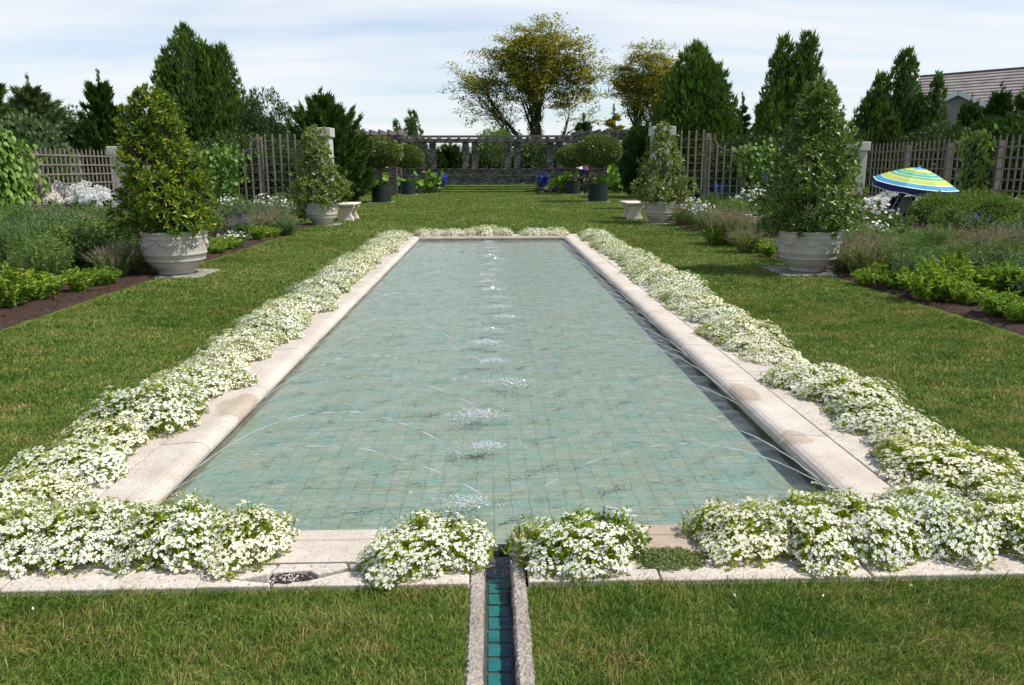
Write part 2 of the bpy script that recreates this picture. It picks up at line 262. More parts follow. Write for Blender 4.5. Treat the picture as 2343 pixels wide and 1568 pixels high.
for n_, c_ in (('cloth_white', (0.75, 0.78, 0.8)), ('cloth_lime', (0.46, 0.54, 0.10)), ('cloth_green', (0.20, 0.42, 0.10)), ('cloth_teal', (0.06, 0.36, 0.32)),
               ('cloth_blue', (0.06, 0.31, 0.50)), ('cloth_navy', (0.02, 0.03, 0.13)), ('cloth_grey', (0.52, 0.57, 0.58)), ('cloth_red', (0.55, 0.04, 0.02)), ('cloth_sky', (0.25, 0.48, 0.8))): cloth(n_, c_)
# foliage
M['fanleaf'] = leafmat('fan_flower_leaf', [(0.08, 0.13, 0.012), (0.19, 0.25, 0.024), (0.30, 0.34, 0.04)], 0.35, 0.45)
M['petal'] = leafmat('white_petal', [(0.76, 0.75, 0.63), (0.85, 0.84, 0.74)], 0.25, 0.6, 0.2, 2.5, 0.0)
M['petal_white'] = leafmat('white_petal', [(0.80, 0.80, 0.80), (0.88, 0.88, 0.88)], 0.25, 0.6, 0.2, 2.5, 0.0)
M['darkbark'] = simple('dark_bark', [(0.03, 0.028, 0.018), (0.08, 0.065, 0.045)], 5, 0.9, 0.8, 0.03, 30)
M['magn_yellow'] = leafmat('yellow_green_leaf', [(0.025, 0.06, 0.006), (0.07, 0.13, 0.010), (0.17, 0.20, 0.018)], 0.28, 0.38, 0.5, 2.5, 0.4, (0.40, 0.33, 0.04), 0.92)
M['magn_dark'] = leafmat('glossy_dark_leaf', [(0.035, 0.075, 0.012), (0.07, 0.125, 0.022), (0.12, 0.175, 0.035)], 0.2, 0.38, 0.6, 2.5, 0.35)
M['magn_mid'] = leafmat('glossy_mid_leaf', [(0.055, 0.09, 0.018), (0.10, 0.145, 0.025), (0.18, 0.22, 0.055)], 0.2, 0.38, 0.6, 2.5, 0.35)
M['arbor'] = leafmat('arborvitae_leaf', [(0.020, 0.056, 0.011), (0.046, 0.10, 0.017), (0.095, 0.15, 0.028)], 0.15, 0.7, 0.2, 0.9, 0.5)
M['juniper'] = leafmat('juniper_leaf', [(0.014, 0.045, 0.008), (0.032, 0.07, 0.013), (0.06, 0.095, 0.02)], 0.12, 0.7, 0.2, 0.9, 0.5)
M['bluejuniper'] = leafmat('grey_green_needle', [(0.04, 0.08, 0.045), (0.085, 0.13, 0.07), (0.11, 0.14, 0.045)], 0.12, 0.7, 0.2, 0.9, 0.5)
M['darkleaf'] = leafmat('dark_broad_leaf', [(0.014, 0.035, 0.010), (0.030, 0.06, 0.015), (0.055, 0.08, 0.02)], 0.15, 0.5, 0.3, 0.9, 0.5)
M['bronze'] = leafmat('bronze_leaf', [(0.08, 0.125, 0.02), (0.18, 0.19, 0.034), (0.30, 0.22, 0.045)], 0.3, 0.6, 0.2, 0.5, 0.5)
M['ivy'] = leafmat('ivy_leaf', [(0.018, 0.042, 0.010), (0.04, 0.07, 0.014), (0.065, 0.09, 0.02)], 0.15, 0.5, 0.3, 0.9, 0.4)
M['topiary'] = leafmat('clipped_leaf', [(0.028, 0.052, 0.012), (0.068, 0.10, 0.02), (0.17, 0.20, 0.05)], 0.18, 0.35, 0.5, 1.2, 0.35)
M['vine'] = leafmat('vine_leaf', [(0.04, 0.09, 0.014), (0.09, 0.165, 0.03), (0.17, 0.26, 0.07)], 0.3, 0.5, 0.3, 1.2, 0.3)
M['lotus'] = leafmat('lotus_leaf', [(0.05, 0.13, 0.012), (0.12, 0.22, 0.022), (0.16, 0.26, 0.03)], 0.35, 0.5, 0.3, 1.2, 0.3)
M['feather'] = leafmat('feathery_leaf', [(0.05, 0.10, 0.030), (0.09, 0.15, 0.045), (0.12, 0.19, 0.06)], 0.3, 0.7, 0.2, 1.5, 0.4)
M['bluegreen'] = leafmat('blue_green_leaf', [(0.05, 0.095, 0.05), (0.09, 0.145, 0.08), (0.13, 0.19, 0.10)], 0.25, 0.7, 0.2, 1.5, 0.3)
M['lavleaf'] = leafmat('lavender_leaf', [(0.08, 0.11, 0.04), (0.13, 0.16, 0.065), (0.17, 0.19, 0.085)], 0.25, 0.7, 0.2, 1.5, 0.3)
M['lavspike'] = leafmat('faded_lavender_spike', [(0.15, 0.12, 0.12), (0.24, 0.19, 0.20)], 0.2, 0.8, 0.1, 1.5, 0.2)
M['bright'] = leafmat('bright_leaf', [(0.055, 0.115, 0.016), (0.11, 0.19, 0.022), (0.21, 0.27, 0.035)], 0.35, 0.5, 0.3, 1.5, 0.3)
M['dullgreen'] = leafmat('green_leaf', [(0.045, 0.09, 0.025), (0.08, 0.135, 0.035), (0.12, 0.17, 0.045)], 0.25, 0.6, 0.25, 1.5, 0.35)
M['delph'] = leafmat('delphinium_blue', [(0.05, 0.09, 0.60), (0.11, 0.17, 0.80)], 0.3, 0.6, 0.2, 1.5, 0.1)
M['salvia'] = leafmat('violet_blue', [(0.07, 0.05, 0.32), (0.12, 0.09, 0.45)], 0.3, 0.6, 0.2, 1.5, 0.1)
M['thyme'] = leafmat('thyme_leaf', [(0.08, 0.12, 0.05), (0.14, 0.19, 0.08), (0.20, 0.23, 0.11)], 0.2, 0.7, 0.2, 9, 0.3)
M['core'] = simple('crown_shade_dark', [(0.012, 0.028, 0.008), (0.028, 0.055, 0.014)], 3, 0.95, 0.9, 0.1, 12)  # dark hull colour stands in for the shade inside the crowns

# ---------------------------------------------------------------- mesh helpers
class G:
    """collects faces (3 or 4 corners, one material slot each) and links them as ONE mesh object"""
    def __init__(s): s.V = []; s.F = []; s.n = 0
    def add(s, V, Fc, mi=0):
        V = np.asarray(V, float).reshape(-1, 3); Fc = np.asarray(Fc, int)
        s.V.append(V); s.F.append((Fc + s.n, mi)); s.n += len(V); return s
    def mesh(s, name, mats, smooth=False):
        me = bpy.data.meshes.new(name); V = np.concatenate(s.V); 
        lt = np.concatenate([np.full(len(f), f.shape[1]) for f, _ in s.F]); lv = np.concatenate([f.ravel() for f, _ in s.F])
        mi = np.concatenate([np.full(len(f), m) for f, m in s.F])
        me.vertices.add(len(V)); me.vertices.foreach_set('co', V.astype(np.float32).ravel())
        me.loops.add(len(lv)); me.loops.foreach_set('vertex_index', lv.astype(np.int32))
        me.polygons.add(len(lt)); me.polygons.foreach_set('loop_start', (np.cumsum(lt) - lt).astype(np.int32)); me.polygons.foreach_set('loop_total', lt.astype(np.int32))
        me.polygons.foreach_set('material_index', mi.astype(np.int32)); me.polygons.foreach_set('use_smooth', np.full(len(lt), smooth))
        me.update(calc_edges=True)
        for m in (mats if isinstance(mats, (list, tuple)) else [mats]): me.materials.append(M[m])
        return me
    def build(s, name, mats, parent=None, smooth=False, loc=(0, 0, 0), bevel=0):
        o = bpy.data.objects.new(name, s.mesh(name, mats, smooth)); COL.objects.link(o); o.location = loc; o.parent = parent
        if bevel:
            b = o.modifiers.new('bevel', 'BEVEL'); b.width = bevel; b.segments = 2; b.limit_method = 'ANGLE'
        return o
def tag(o, label=None, cat=None, group=None, kind=None):
    for k, v in (('label', label), ('category', cat), ('group', group), ('kind', kind)):
        if v: o[k] = v
    return o
def thing(name, label, cat, loc=(0, 0, 0), rz=0, group=None, scale=1):
    o = bpy.data.objects.new(name, None); COL.objects.link(o); o.location = loc; o.rotation_euler = (0, 0, rz); o.scale = (scale,) * 3 if not isinstance(scale, tuple) else scale
    o.empty_display_size = 0.1; return tag(o, label, cat, group)
def dup(root, loc, rz=0, scale=1, label=None, group=None):
    r = root.copy(); COL.objects.link(r); r.location = loc; r.rotation_euler = (0, 0, rz); r.scale = (scale,) * 3 if not isinstance(scale, tuple) else scale
    if label: r['label'] = label
    if group: r['group'] = group
    for ch in list(root.children):
        c = ch.copy(); COL.objects.link(c); c.parent = r
        for g in list(ch.children):
            d = g.copy(); COL.objects.link(d); d.parent = c
    return r
BOXF = np.array([(0, 3, 2, 1), (4, 5, 6, 7), (0, 1, 5, 4), (1, 2, 6, 5), (2, 3, 7, 6), (3, 0, 4, 7)])
def box(g, a, b, mi=0):
    x0, y0, z0 = a; x1, y1, z1 = b
    return g.add([(x0, y0, z0), (x1, y0, z0), (x1, y1, z0), (x0, y1, z0), (x0, y0, z1), (x1, y0, z1), (x1, y1, z1), (x0, y1, z1)], BOXF, mi)
def beam(g, p, q, wx, wz, mi=0, up=(0, 0, 1)):
    p = np.array(p, float); q = np.array(q, float); d = q - p; d /= np.linalg.norm(d); u = np.array(up, float)
    if abs(d @ u) > 0.95: u = np.array((0, 1.0, 0))
    s = np.cross(d, u); s /= np.linalg.norm(s); u = np.cross(s, d); V = []
    for c in (p, q):
        for a, b in ((-1, -1), (1, -1), (1, 1), (-1, 1)): V.append(c + s * a * wx / 2 + u * b * wz / 2)
    return g.add(V, BOXF, mi)
def tube(g, P, R, n=6, mi=0, cap=True):
    P = np.asarray(P, float); k = len(P); R = np.broadcast_to(np.asarray(R, float), (k,))
    T = np.gradient(P, axis=0); T /= np.linalg.norm(T, axis=1)[:, None] + 1e-9
    ref = np.array((0, 0, 1.0)) if abs(T[:, 2]).mean() < 0.8 else np.array((1.0, 0, 0))
    A = np.cross(T, ref); A /= np.linalg.norm(A, axis=1)[:, None] + 1e-9; B = np.cross(T, A)
    t = np.linspace(0, 2 * np.pi, n, endpoint=False)
    V = P[:, None] + R[:, None, None] * (A[:, None] * np.cos(t)[None, :, None] + B[:, None] * np.sin(t)[None, :, None])
    i = np.arange(k - 1)[:, None] * n; j = np.arange(n)[None]; j2 = (j + 1) % n
    Fc = np.stack([i + j, i + j2, i + n + j2, i + n + j], -1).reshape(-1, 4)
    base = g.n; g.add(V.reshape(-1, 3), Fc, mi)
    if cap and n == 4: pass
    return g
def lathe(g, prof, n=32, mi=0, fn=None, c=(0, 0, 0)):
    prof = np.asarray(prof, float); t = np.linspace(0, 2 * np.pi, n, endpoint=False); k = len(prof)
    r = np.repeat(prof[:, 0][:, None], n, 1); z = np.repeat(prof[:, 1][:, None], n, 1); T = np.repeat(t[None], k, 0)
    if fn is not None: r = fn(r, z, T)
    V = np.stack([r * np.cos(T) + c[0], r * np.sin(T) + c[1], z + c[2]], -1).reshape(-1, 3)
    i = np.arange(k - 1)[:, None] * n; j = np.arange(n)[None]; j2 = (j + 1) % n
    return g.add(V, np.stack([i + j, i + j2, i + n + j2, i + n + j], -1).reshape(-1, 4), mi)
def unit(v): return v / (np.linalg.norm(v, axis=-1, keepdims=True) + 1e-9)
# leaf templates: length along +y, face along +z
LEAF = (np.array([(0, 0, 0), (-.19, .42, .06), (0, .5, 0), (.19, .42, .06), (0, 1, -.05)]), np.array([(0, 2, 1), (0, 3, 2), (1, 2, 4), (2, 3, 4)]))
WIDE = (np.array([(0, 0, 0), (-.42, .30, .08), (-.36, .7, .03), (0, 1, -.10), (.36, .7, .03), (.42, .30, .08)]), np.array([(0, 5, 4, 3), (0, 3, 2, 1)]))
KITE = (np.array([(0, 0, 0), (.22, .5, .03), (0, 1, 0), (-.22, .5, .03)]), np.array([(0, 1, 2, 3)]))
SLIM = (np.array([(0, 0, 0), (.09, .4, .02), (0, 1, 0), (-.09, .4, .02)]), np.array([(0, 1, 2, 3)]))
PETAL = (np.array([(-.10, 0, 0), (.10, 0, 0), (.24, .8, .02), (0, 1, -.03), (-.24, .8, .02)]), np.array([(0, 1, 2), (0, 2, 3), (0, 3, 4)]))
_sp = []
for a, l in ((-0.75, .55), (-0.35, .8), (0, 1.0), (0.4, .78), (0.8, .5)):
    s_, c_ = math.sin(a), math.cos(a); b0 = len(_sp)
    _sp += [(s_ * 0, 0.0, 0), (s_ * l * .5 + c_ * .08, c_ * l * .5 - s_ * .08, .05), (s_ * l, c_ * l, 0), (s_ * l * .5 - c_ * .08, c_ * l * .5 + s_ * .08, -.02)]
SPRAY = (np.array(_sp), np.arange(len(_sp)).reshape(-1, 4))
def inst(g, tpl, P, D, Nr, L, mi=0):
    """place a template at every point P, its y axis along D, its z axis near Nr, size L"""
    P = np.asarray(P, float); D = unit(np.asarray(D, float)); X = unit(np.cross(D, Nr)); Z = np.cross(X, D)
    L = np.broadcast_to(np.asarray(L, float), (len(P),)); T, Fc = tpl
    V = P[:, None] + L[:, None, None] * (T[None, :, 0:1] * X[:, None] + T[None, :, 1:2] * D[:, None] + T[None, :, 2:3] * Z[:, None])
    Fa = (Fc[None] + (np.arange(len(P)) * len(T))[:, None, None]).reshape(-1, Fc.shape[1])
    return g.add(V.reshape(-1, 3), Fa, mi)
def rdir(R, n): return unit(R.normal(size=(n, 3)))
_o1 = 'first second third fourth fifth sixth seventh eighth ninth tenth eleventh twelfth thirteenth fourteenth fifteenth sixteenth seventeenth eighteenth nineteenth'.split()
def ordn(i):
    n = i + 1
    if n < 20: return _o1[n - 1]
    t, u = divmod(n, 10); w_ = ('twent', 'thirt', 'fort', 'fift', 'sixt')[t - 2]
    return w_ + 'ieth' if u == 0 else w_ + 'y-' + _o1[u - 1]
RS = np.random.RandomState

# ---------------------------------------------------------------- the pool
PX0, PX1, PY0, PY1 = -1.655, 1.72, 3.23, 18.3          # inner edge of the coping
CW, CG, SW = 0.28, 0.012, 0.56                        # coping width, groove, width of the stone band at the sides
XR = 0.018                                            # middle of the narrow water channel
WZ = -0.047
FRY = 2.765                                            # front edge of the stone band
def ring_side(g, prof, side, x0=PX0, x1=PX1, y0=PY0, y1=PY1, cuts=None):
    """sweep a profile of (distance outward from the inner edge, height) along one side, mitred at the corners; cuts = joint positions"""
    prof = np.asarray(prof, float); k = len(prof); c = np.asarray(cuts, float)
    for a, b in zip(c[:-1], c[1:]):
        st = np.linspace(a, b, 3); V = []
        for s in st:
            for d, z in prof:
                if side == 'l': x, y = x0 - d, s
                elif side == 'r': x, y = x1 + d, s
                elif side == 'f': x, y = s, y1 + d
                else: x, y = s, y0 - d
                if side in 'lr':
                    if s <= y0 + 1e-6 : y = y0 - d
                    if s >= y1 - 1e-6: y = y1 + d
                else:
                    if s <= x0 + 1e-6: x = x0 - d
                    if s >= x1 - 1e-6: x = x1 + d
                V.append((x, y, z))
        i = np.arange(2)[:, None] * k; j = np.arange(k - 1)[None]
        Fc = np.stack([i + j, i + j + 1, i + k + j + 1, i + k + j], -1).reshape(-1, 4)
        if side in 'lf': pass
        g.add(V, Fc)
a_ = np.linspace(0, math.pi * 0.95, 9)
ROLL = [(CW, -0.05), (CW, 0.027), (0.17, 0.034)] + [(0.08 - 0.08 * math.sin(t), -0.016 + 0.054 * math.cos(t)) for t in a_] + [(0.045, -0.06), (0.045, -0.075)]
FLATP = [(CW, -0.02), (CW, 0.024), (0.10, 0.026), (0.095, 0.034), (0.01, 0.034), (0.0, 0.024), (0.0, -0.07), (0.03, -0.075)]
pool = thing('garden_pool', 'long rectangular reflecting pool with green tiled floor and pale rounded stone coping', 'pool', (0, 0, 0))
cutL = [PY0] + list(np.arange(PY0 + 1.15, PY1 - 0.6, 1.22)) + [PY1]
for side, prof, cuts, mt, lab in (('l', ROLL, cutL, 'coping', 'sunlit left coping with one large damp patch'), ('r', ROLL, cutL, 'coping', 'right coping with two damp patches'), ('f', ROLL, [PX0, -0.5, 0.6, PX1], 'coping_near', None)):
    g = G(); cc = list(cuts)
    for a, b in zip(cc[:-1], cc[1:]):
        ring_side(g, prof, side, cuts=[a + (0.003 if a != cc[0] else 0), b - (0.003 if b != cc[-1] else 0)])
    o = g.build('coping', mt, pool, smooth=False)
    if lab: o['label'] = lab
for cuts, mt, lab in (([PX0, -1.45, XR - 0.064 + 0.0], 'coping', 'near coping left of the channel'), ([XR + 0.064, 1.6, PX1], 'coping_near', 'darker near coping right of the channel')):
    g = G()
    for a, b in zip(cuts[:-1], cuts[1:]): ring_side(g, FLATP, 'n', cuts=[a + (0.003 if a != cuts[0] else 0), b - (0.003 if b != cuts[-1] else 0)])
    xx = cuts[-1] if cuts[0] < 0 and cuts[-1] < 0.2 else cuts[0]     # end face at the channel
    g.add([(xx, PY0 - d, z) for d, z in FLATP[:-1]] , [(0, 1, 2), (0, 2, 3), (0, 3, 4), (0, 4, 5), (0, 5, 6)])
    o = g.build('coping', mt, pool); o['label'] = lab
g = G(); wi = 0.03
W4 = [((PX0 - wi, PY0 - wi), (PX0 - wi, PY1 + wi)), ((PX0 - wi, PY1 + wi), (PX1 + wi, PY1 + wi)), ((PX1 + wi, PY1 + wi), (PX1 + wi, PY0 - wi)), ((XR - 0.064, PY0 - 0.03), (PX0 - wi, PY0 - 0.03)), ((PX1 + wi, PY0 - 0.03), (XR + 0.064, PY0 - 0.03))]
for (xa, ya), (xb, yb) in W4: g.add([(xa, ya, -0.14), (xb, yb, -0.14), (xb, yb, -0.04), (xa, ya, -0.04)], [(0, 1, 2, 3)])
g.build('pool_wall', 'poolwall', pool)
M['tiles'] = mat_tiles(PX0 - wi, PX1 + wi, PY0 - wi, PY1 + wi)
g = G().add([(PX0 - wi, PY0 - wi, -0.115), (PX1 + wi, PY0 - wi, -0.115), (PX1 + wi, PY1 + wi, -0.115), (PX0 - wi, PY1 + wi, -0.115)], [(0, 1, 2, 3)])
g.build('tiled_floor', 'tiles', pool)

# water, really rippled
LANDY = [3.72 + 0.70 * k for k in range(21)]
sd = 0.03; nx = int((PX1 - PX0 + 2 * wi) / sd); ny = int((PY1 - PY0 + 2 * wi) / sd)
X, Y = np.meshgrid(np.linspace(PX0 - wi + .001, PX1 + wi - .001, nx), np.linspace(PY0 - 0.028, PY1 + wi - .001, ny)); Z = np.zeros_like(X); R = RS(5)
for _ in range(26):
    k = R.uniform(14, 42); th = R.normal(math.pi / 2, 0.75); Z += R.uniform(.25, 1) * 0.0019 * (28 / k) * np.sin(k * (X * math.cos(th) + Y * math.sin(th)) + R.uniform(0, 6.3) + 0.9 * np.sin(1.3 * X + 0.7 * Y + R.uniform(0, 6)))
SPL = [(XR + (0.05 if k % 2 else -0.04) + R.uniform(-.12, .12), y + R.uniform(-.08, .08)) for k, y in enumerate(LANDY) if y < PY1 - .3]
for x, y in SPL:
    r = np.hypot(X - x, Y - y); Z += 0.0045 * np.sin(r * 38 + R.uniform(0, 6)) * np.exp(-r * 2.2)
Z = Z * np.clip(1.0, 0, 1) + WZ
i, j = np.meshgrid(np.arange(ny - 1), np.arange(nx - 1), indexing='ij'); b = i * nx + j
g = G().add(np.stack([X, Y, Z], -1), np.stack([b, b + 1, b + nx + 1, b + nx], -1).reshape(-1, 4))
tag(g.build('water', 'water', smooth=True), kind='structure')

# jets and splashes
def jet(g, x0, z0, x1, z1, top, R):
    n = 60; t = np.linspace(0, 1, n); a = 4 * top
    P = np.stack([x0 + (x1 - x0) * t, np.zeros(n) + 0.004 * np.sin(t * 9 + R.uniform(0, 6)), z0 + (z1 - z0) * t + a * t * (1 - t)], 1)
    brk = R.uniform(.26, .36); m = int(n * brk)
    tube(g, P[:m] + R.normal(0, .0012, (m, 3)), np.linspace(.0024, .0021, m) * R.uniform(.7, 1.3, m), 6)
    k = m
    while k < n - 2:
        l = R.randint(1, 4) if R.rand() < .6 else R.randint(3, 6); e = min(n - 1, k + l)
        if e - k >= 1:
            tt = np.linspace(t[k], t[e] - 0.004, 5); Q = np.stack([np.interp(tt, t, P[:, c]) for c in range(3)], 1) + R.normal(0, .0035, 3)
            tube(g, Q, np.array([.0006, .0036, .0048, .0036, .0006]) * R.uniform(.5, 1.05), 6)
        k = e + (R.randint(0, 3) if k < n * .6 else R.randint(1, 4)) + (1 if R.rand() < .5 else 0)
JV = []
for v in range(4):
    R = RS(30 + v); g = G(); jet(g, 0.015, 0.02, 1.62 + R.uniform(-.06, .06), WZ + .005, R.uniform(.24, .29), R); JV.append(g.mesh('water_jet', 'jet'))
R = RS(77)
for side in (-1, 1):
    for k, y in enumerate(LANDY):
        if y > PY1 - .3: continue
        o = bpy.data.objects.new('water_jet', JV[(k + (side > 0) * 2) % 4]); COL.objects.link(o)
        odd = k % 2; o.location = ((PX0 if side < 0 else PX1), y - (.62 if odd else 0) + R.uniform(-.03, .03), -.02); o.scale = (-side * R.uniform(.95, 1.03), 1, R.uniform(.9, 1.08) * (1.25 if odd else 1)); o.rotation_euler = (0, 0, (R.uniform(-.03, .03) + (.36 if odd else .02)) * -side)
        tag(o, 'thin water jet arching from the %s pool edge, %s from the near end' % ('left' if side < 0 else 'right', ordn(k)), 'water jet', 'water jets arching over the pool')
OCT = (np.array([(0, 0, -.5), (.5, 0, 0), (0, .5, 0), (-.5, 0, 0), (0, -.5, 0), (0, 0, .5)]), np.array([(0, 2, 1), (0, 3, 2), (0, 4, 3), (0, 1, 4), (5, 1, 2), (5, 2, 3), (5, 3, 4), (5, 4, 1)]))
SM = []
for v in range(3):
    R = RS(60 + v); g = G(); n = 330; th = R.uniform(0, 6.28, n); r = np.abs(R.normal(0, .075, n)) + .01
    P = np.stack([r * 1.5 * np.cos(th), r * .8 * np.sin(th), np.abs(R.normal(0, .02, n)) * np.exp(-r * 6) + .002], 1)
    D = rdir(R, n); inst(g, OCT, P, D, rdir(R, n), R.uniform(.003, .011, n))
    n = 26; th = R.uniform(0, 6.28, n); r = R.uniform(.01, .09, n)
    for q in range(n):
        d = np.array((math.cos(th[q]), math.sin(th[q]), R.uniform(.4, 1.6))); d /= np.linalg.norm(d); p0 = np.array((r[q] * math.cos(th[q]) * 1.4, r[q] * math.sin(th[q]) * .8, 0)); l = R.uniform(.015, .05)
        tube(g, [p0, p0 + d * l * .5, p0 + d * l + (0, 0, -.006)], [.005, .0035, .0008], 5)
    n = 110; th = R.uniform(0, 6.28, n); r = np.abs(R.normal(0, .10, n)); P = np.stack([r * 1.6 * np.cos(th), r * .8 * np.sin(th), np.full(n, .004)], 1)
    D = rdir(R, n) * (1, 1, .1); inst(g, KITE, P, D, np.tile((0, 0, 1.), (n, 1)) + .3 * rdir(R, n), R.uniform(.008, .03, n)); SM.append(g.mesh('water_splash', 'splash'))
R = RS(91)
for k, (x, y) in enumerate(SPL):
    o = bpy.data.objects.new('water_splash', SM[k % 3]); COL.objects.link(o); s = R.uniform(.75, 1.25); o.location = (x, y, WZ + .002); o.scale = (s, s, s * R.uniform(.8, 1.3)); o.rotation_euler = (0, 0, R.uniform(-.3, .3))
    tag(o, 'white splash along the middle of the pool, %s from the near end' % ordn(k), 'splash', 'splashes down the middle of the pool')
# two taller jets crossing at each far corner
for side in (-1, 1):
    for q in (0, 1):
        g = G(); R = RS(120 + q + side); jet(g, 0, 0, 1.75 - .25 * q, -.06, .42 - .12 * q, R)
        o = g.build('corner_jet', 'jet'); xx = PX0 if side < 0 else PX1
        o.location = (xx, PY1 - .15 - .5 * q, .0); o.scale = (-side, 1, 1)
        tag(o, '%s water jet thrown from the far %s corner of the pool' % ('taller' if q == 0 else 'lower', 'left' if side < 0 else 'right'), 'water jet', 'water jets arching over the pool')

# ---------------------------------------------------------------- ground
BXL, BXR = -4.95, 5.05                                # inner edges of the flower beds
g = G(); H = 3000; hx0, hx1, hy0, hy1 = PX0 - CW, PX1 + CW, FRY, PY1 + CW       # lawn sheet with a hole for the stone-framed pool
cxa, cxb = XR - 0.113, XR + 0.113
for (x0, y0, x1, y1) in ((-H, hy0, hx0, H), (hx1, hy0, H, H), (hx0, hy1, hx1, H), (-H, -H, cxa, hy0), (cxb, -H, H, hy0)):
    g.add([(x0, y0, 0), (x1, y0, 0), (x1, y1, 0), (x0, y1, 0)], [(0, 1, 2, 3)])
tag(g.build('lawn', 'lawn'), kind='structure')
def bedmesh(xa, xb, y0, y1, seed, inner):
    R = RS(seed); nx, ny = 60, 160; X, Y = np.meshgrid(np.linspace(xa, xb, nx), np.linspace(y0, y1, ny)); Z = .03 + R.normal(0, .009, X.shape) + .02 * np.sin(X * 2.3) * np.sin(Y * 1.7)
    edge = 0 if inner < 0 else -1
    X[:, edge] += .03 * np.sin(np.arange(ny) * .9); Z[:, edge] = -.03
    oth = -1 if edge == 0 else 0; Z[:, oth] = -.03; Z[0] = -.03; Z[-1] = -.03
    i, j = np.meshgrid(np.arange(ny - 1), np.arange(nx - 1), indexing='ij'); b = i * nx + j
    g = G().add(np.stack([X, Y, Z], -1), np.stack([b, b + 1, b + nx + 1, b + nx], -1).reshape(-1, 4)); n = 5000
    P = np.stack([R.uniform(xa + .05, xb - .05, n), R.uniform(y0, y1, n), np.full(n, .045)], 1); inst(g, KITE, P, rdir(R, n) * (1, 1, .3), rdir(R, n) + (0, 0, 1.5), R.uniform(.03, .08, n)); return g
tag(bedmesh(-13.7, BXL, 2.0, 23.5, 3, 1).build('mulch_bed', 'mulch'), kind='structure')
tag(bedmesh(BXR, 14.2, 2.0, 23.5, 4, -1).build('mulch_bed', 'mulch'), kind='structure')

# stone band round the pool (flower holes are hidden by the plants)
R = RS(8); g = G()
def slab(g, x0, y0, x1, y1, z=.022, t=.12, j=.004):
    box(g, (x0 + j, y0 + j, z - t), (x1 - j, y1 - j, z + R.uniform(-.003, .003)))
ys = [PY0 - CW - CG] + list(np.arange(PY0 + .8, PY1 + .2, .95)) + [PY1 + CW + CG]
for a, b in zip(ys[:-1], ys[1:]):
    slab(g, PX0 - CW - CG - SW, a, PX0 - CW - CG, b); slab(g, PX1 + CW + CG, a, PX1 + CW + CG + SW, b)
xs = np.linspace(PX0 - CW - SW, PX1 + CW + SW, 5)
for a, b in zip(xs[:-1], xs[1:]): slab(g, a, PY1 + CW + CG, b, PY1 + CW + .5)
yb = PY0 - CW - CG
for a, b in ((-2.46, -1.9), (-1.9, -1.15)): slab(g, a, FRY, b, yb)
for a, b in ((.66, 1.5), (1.5, 2.56)): slab(g, a, FRY, b, yb)
slab(g, XR + .115, FRY, .66, FRY + .09); slab(g, XR + .115, yb - .08, .66, yb)
# broken front slabs left of the channel, round a planting hole
yb2 = yb
PG = [[(-1.15, yb2), (-.88, yb2), (-.90, 2.865), (-1.0, 2.83), (-1.15, 2.875)], [(-.87, yb2), (-.60, yb2), (-.585, 2.90), (-.70, 2.85), (-.74, 2.885), (-.885, 2.87)],
      [(-1.15, 2.865), (-1.01, 2.82), (-.935, 2.80), (-.87, 2.79), (-.865, 2.765), (-1.15, 2.765)], [(-.855, 2.765), (-.86, 2.79), (-.74, 2.79), (-.69, 2.82), (-.575, 2.875), (-.43, 2.86), (-.43, 2.765)],
      [(-.575, 2.895), (-.59, yb2), (-.096, yb2), (-.096, 2.87), (-.42, 2.87)], [(-.42, 2.765), (-.42, 2.86), (-.096, 2.86), (-.096, 2.765)]]
for pg in PG:
    n = len(pg); zt = .022 + R.uniform(-.004, .004); V = [(x, y, -.1) for x, y in pg] + [(x, y, zt) for x, y in pg]
    c0 = np.mean(pg, 0); V.append((c0[0], c0[1], zt + .002)); base = g.n
    g.add(V, [(i, (i + 1) % n, n + (i + 1) % n, n + i) for i in range(n)]); g.F.append((np.array([(n + i, n + (i + 1) % n, 2 * n) for i in range(n)]) + base, 0))
tag(g.build('paving', 'paving', bevel=.006), kind='structure')
g = G(); box(g, (-2.5, FRY + .02, -.14), (XR - .115, yb, -.012)); box(g, (XR + .116, FRY + .02, -.14), (2.6, yb, -.006))
box(g, (PX0 - CW - .5, yb, -.14), (PX0 - CW + .02, PY1 + .4, -.03)); box(g, (PX1 + CW - .02, yb, -.14), (PX1 + CW + .5, PY1 + .4, -.03))
tag(g.build('soil', 'soil'), kind='structure')
# soil patch with perlite in the empty planting hole
hp = thing('soil_patch', 'small patch of dark potting soil flecked with perlite between broken slabs', 'soil patch', (-.80, 2.825, 0))
n = 20; V = [(0, 0, .030)]; R = RS(4)
for rr, z in ((.6, .026), (1.1, -.02)):
    for k in range(n):
        t = 2 * math.pi * k / n; q = rr * (1 + .15 * math.sin(3 * t + 1) + R.uniform(-.05, .05)); V.append((.10 * q * math.cos(t), .062 * q * math.sin(t), z))
g = G().add(V, [(0, 1 + k, 1 + (k + 1) % n) for k in range(n)]); g.F.append((np.array([(1 + k, 1 + n + k, 1 + n + (k + 1) % n, 1 + (k + 1) % n) for k in range(n)]), 0)); g.build('soil', 'soil', hp)
g = G(); n = 240; r = np.sqrt(R.uniform(0, .9, n)); t = R.uniform(0, 6.28, n); inst(g, OCT, np.stack([.1 * r * np.cos(t), .062 * r * np.sin(t), .032 - .03 * r ** 2], 1), rdir(R, n), rdir(R, n), R.uniform(.003, .009, n)); o = g.build('perlite', 'perlite', hp); o['kind'] = 'stuff'

